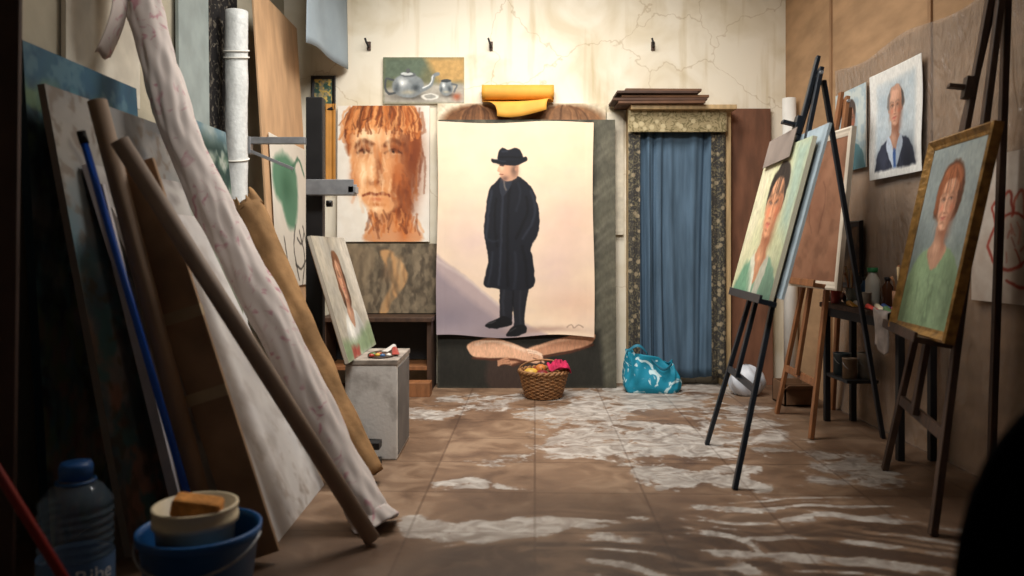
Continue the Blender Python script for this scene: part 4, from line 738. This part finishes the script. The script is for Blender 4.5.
t=thing('blue_pole','thin bright blue pole leaning in the stack of canvases','pole',(-.965,2.44,0)); MB().tube([(-.965,2.44,.0),(-1.375,2.44,1.40)],.012,12).build('shaft',mat('blue_paint',(30,92,205),.35,.1),t); MB().tube([(-1.372,2.44,1.39),(-1.384,2.44,1.43)],.014,12).build('cap',BLACKW,t)
solo('long_tube',MB().tube([V((-.498,2.705,.02)),V((-1.255,2.43,1.40))],.029,22,inner=.85),mat('grey_brown_tube',(152,132,116),.65,.15,4,stretch=(2,2,1)),'long grey-brown cardboard tube crossing in front of the pink stained roll','cardboard tube',(-.498,2.705,0))
FLOR=patmat('pink_stained_cloth',(204,193,187),(186,142,148),11,.85,.58,.12,2)
path=[at(374,530,2.87),at(330,440,2.96),at(273,322,3.05),at(221,222,3.14),at(178,125,3.23),at(150,30,3.30),at(136,-30,3.33)]
path[0].z=.02
P3=[V(q) for q in crom([tuple(p) for p in path],False,18)]
t=thing('fabric_roll','long pale pink stained fabric roll leaning across the stack','fabric roll',(path[0].x,path[0].y,0))
def crease(i,a_):
    return 1+.04*math.sin(2*a_+i*.05)+.085*abs(math.sin(2.5*a_-i*.13+math.sin(i*.2)))-.05+.05*math.sin(7*a_+i*.4)*math.sin(i*.21)+.04*math.sin(11*a_-i*.6)*math.sin(i*.13+1)
MB().tube(P3,[.073+.003*math.sin(i*.35) for i in range(len(P3))],56,fn=crease,inner=.7).build('roll',FLOR,t)
def frill(u,v):
    an=2*PI*u; rad_=.074+.022*v+.010*math.sin(an*5)*v+.006*math.sin(an*11)*v; d0=(P3[6]-P3[0]).normalized(); x_=d0.cross(V((0,1,0))).normalized(); y_=d0.cross(x_); p=P3[3]-d0*(.06*v)+(x_*math.cos(an)+y_*math.sin(an))*rad_; p.z=max(p.z,.006); return p
MB().grid(frill,64,8).build('frill',FLOR,t,solid=.003)
def flap(u,v): return V((-1.66+.05*math.sin(3*v)-.10*v*.6,3.12+.12*u,2.28-.42*v+.01*math.sin(8*u)))
MB().grid(flap,8,14).build('loose_flap',FLOR,t,solid=.003)
OCH=mat('ochre_canvas_back',(146,112,76),.85,.3,6,.4,spec=.15,bscale=30)
t=thing('canvas_roll','crumpled ochre brown canvas roll leaning behind the pink stained roll','canvas roll',(-.63,3.4,0))
c0,c1=V((-.63,3.4,.04)),V((-1.28,3.7,1.26)); MB().tube([c0.lerp(c1,k/40)+V((-.008*math.sin(PI*k/40),0,-.02*math.sin(PI*k/40))) for k in range(41)],[.062+.012*(k/40)**2+.002*math.sin(k*.9) for k in range(41)],40,fn=lambda i,a_:1+.06*math.sin(2*a_+.13*i)+.07*abs(math.sin(2.5*a_-.2*i))-.04+.05*math.sin(7*a_+.5*i)*math.sin(.3*i),inner=.8).build('outer_roll',OCH,t)
dv=(c1-c0).normalized(); ox=dv.cross(V((0,1,0))).normalized(); oy=dv.cross(ox)
def rag_top(u,v):
    an=2*PI*u; h=v*(.05+.035*math.sin(3*an)+.02*math.sin(7*an+1)+.012*math.sin(13*an)); return c1-dv*.02+dv*h+(ox*math.cos(an)+oy*math.sin(an))*(.072-.018*v+.006*math.sin(5*an))
MB().grid(rag_top,64,6).build('ragged_edge',OCH,t,solid=.003)
MB().tube([c0.lerp(c1,.6),c1+dv*.03],.036,18,inner=.8).build('inner_roll',OCH,t)
# bucket etc
bk0=V((-.85,2.07,0)); BL_=mat('blue_bucket',(30,88,148),.4,.12,5)
t=thing('bucket','blue plastic bucket holding a cream tub at the lower left','bucket',bk0)
MB().lathe([(0,0),(.115,0),(.12,.01),(.152,.27),(.16,.275),(.162,.297),(.155,.299),(.149,.28),(.112,.012),(0,.012)],bk0,40).build('pail',BL_,t)
MB().tube([bk0+V((.165*math.cos(PI*k/20),-.165*math.sin(PI*k/20)*.9,.283-.07*math.sin(PI*k/20))) for k in range(21)],.004,8).build('handle',STEEL,t)
CRM=mat('cream_plastic',(214,198,166),.45,.12,6)
def tub(c,r,h,label):
    t=thing('tub',label,'tub',c); MB().lathe([(0,0),(r*.8,0),(r*.98,h-.05),(r*1.06,h-.048),(r*1.06,h-.03),(r*1.02,h-.028),(r*1.06,h-.006),(r*1.06,h),(r*.97,h),(r*.76,.006),(0,.006)],c,36).build('tub_body',CRM,t); MB().lathe([(0,0),(r*.9,0)],V(c)+V((0,0,h*.8)),24).build('dried_paint',mat('dried_paint',(176,150,112),.6,.25,12),t)
tub(V((-.862,2.07,.0135)),.105,.345,'wide cream plastic tub standing in the blue bucket')
sp=MB(); sp.obox((-.84,2.03,.363),(.06,.012,-.012),(-.008,.04,.0),(.005,0,.026)); solo('sponge',sp,mat('orange_sponge',(206,140,72),.95,.2,30,.6,bscale=90),'orange sponge lying in the mouth of the cream tub','sponge',(-.84,2.03,.335),bevel=.012)
wb0=V((-1.262,2.2,0)); t=thing('water_bottle','large clear plastic water bottle with blue cap left of the blue bucket','bottle',wb0)
m,n,L,b=nt('clear_blue_plastic'); b.inputs['Base Color'].default_value=(*lin((140,168,192)),1); b.inputs['Roughness'].default_value=.1; b.inputs['Alpha'].default_value=.22; b.inputs['Specular IOR Level'].default_value=1.
no=n.new('ShaderNodeTexNoise'); no.inputs['Scale'].default_value=9; bp=n.new('ShaderNodeBump'); bp.inputs['Strength'].default_value=.15; L.new(no.outputs['Fac'],bp.inputs['Height']); L.new(bp.outputs['Normal'],b.inputs['Normal']); PET=m
prf=[(0,.0),(.085,0),(.1,.02)]+[(.1-.007*(.5-.5*math.cos(k*PI/2)),.03+.006*k) for k in range(48)]+[(.098,.325),(.07,.365),(.042,.385),(.038,.395)]
MB().lathe(prf,wb0,36).build('bottle_body',PET,t)
MB().lathe([(0,.39),(.044,.39),(.045,.425),(.04,.436),(0,.436)],wb0,28).build('cap',mat('blue_cap',(40,92,158),.4),t)
lb=MB().lathe([(.1015,.075),(.1015,.172)],wb0,40); lb.f=lb.f[:-2]; lb.sm=lb.sm[:-2]; LBO=lb.build('paper_label',mat('label_blue',(90,124,168),.5,.1),t)
MB().tube([wb0+V((.05*math.cos(2*PI*k/16),.05*math.sin(2*PI*k/16),.382)) for k in range(17)],.005,8,caps=False).build('handle_ring',mat('blue_ring',(40,86,140),.4),t)
cu=bpy.data.curves.new('t','FONT'); cu.body='Ribe'; cu.size=.06; ob=bpy.data.objects.new('t',cu); C.objects.link(ob); bpy.context.view_layer.update()
dg=bpy.context.evaluated_depsgraph_get(); tm=bpy.data.meshes.new_from_object(ob.evaluated_get(dg)); bm=bmesh.new(); bm.from_mesh(tm); bmesh.ops.triangulate(bm,faces=bm.faces); bmesh.ops.subdivide_edges(bm,edges=bm.edges,cuts=1); 
ca=math.atan2(-2.2,1.262)
vs=[wb0+V((.1032*math.cos(ca-.05+v.co.x/.1),.1032*math.sin(ca-.05+v.co.x/.1),.114+v.co.y)) for v in bm.verts]; bm.verts.index_update(); fs=[[v.index for v in f.verts] for f in bm.faces]; bm.free(); bpy.data.objects.remove(ob)
MB().add(vs,fs).build('lettering',mat('white_lettering',(245,246,250),.5,.03),LBO)
solo('red_stick',MB().tube([(-.935,1.84,.012),(-1.775,1.95,1.22)],.012,10),mat('red_stick_paint',(130,34,30),.5,.2),'thin red stick leaning at the lower left corner','stick',(-.935,1.84,0))

# ============================================================ LIGHT, CAMERA
def area(loc,target,sx,sy,p,c,spread=180):
    l=bpy.data.lights.new('area_light','AREA'); l.shape='RECTANGLE'; l.size=sx; l.size_y=sy; l.energy=p; l.color=c; l.spread=math.radians(spread)
    o=bpy.data.objects.new('area_light',l); C.objects.link(o); o.location=loc; o.rotation_euler=(V(target)-V(loc)).to_track_quat('-Z','Y').to_euler(); return o
area((.1,4.25,3.5),(.1,4.9,0),1.7,1.0,88,(1,.962,.905),148)
area((.0,2.0,3.4),(.0,5.5,1.1),1.0,.6,34,(1,.97,.92),95)  # added fill light brightening the back wall, stands for no fixture
w=bpy.data.worlds.new('world'); S.world=w; w.use_nodes=True; w.node_tree.nodes['Background'].inputs[0].default_value=(.8,.88,1,1); w.node_tree.nodes['Background'].inputs[1].default_value=.04
cd=bpy.data.cameras.new('camera'); co=bpy.data.objects.new('camera',cd); C.objects.link(co); co.location=(0,0,H); co.rotation_euler=(PI/2,0,0)
cd.sensor_width=36; cd.lens=F/1024*36; cd.shift_y=-(288-HY)/1024; cd.clip_start=.05
cd.dof.use_dof=True; cd.dof.focus_distance=5.0; cd.dof.aperture_fstop=1.8
S.camera=co
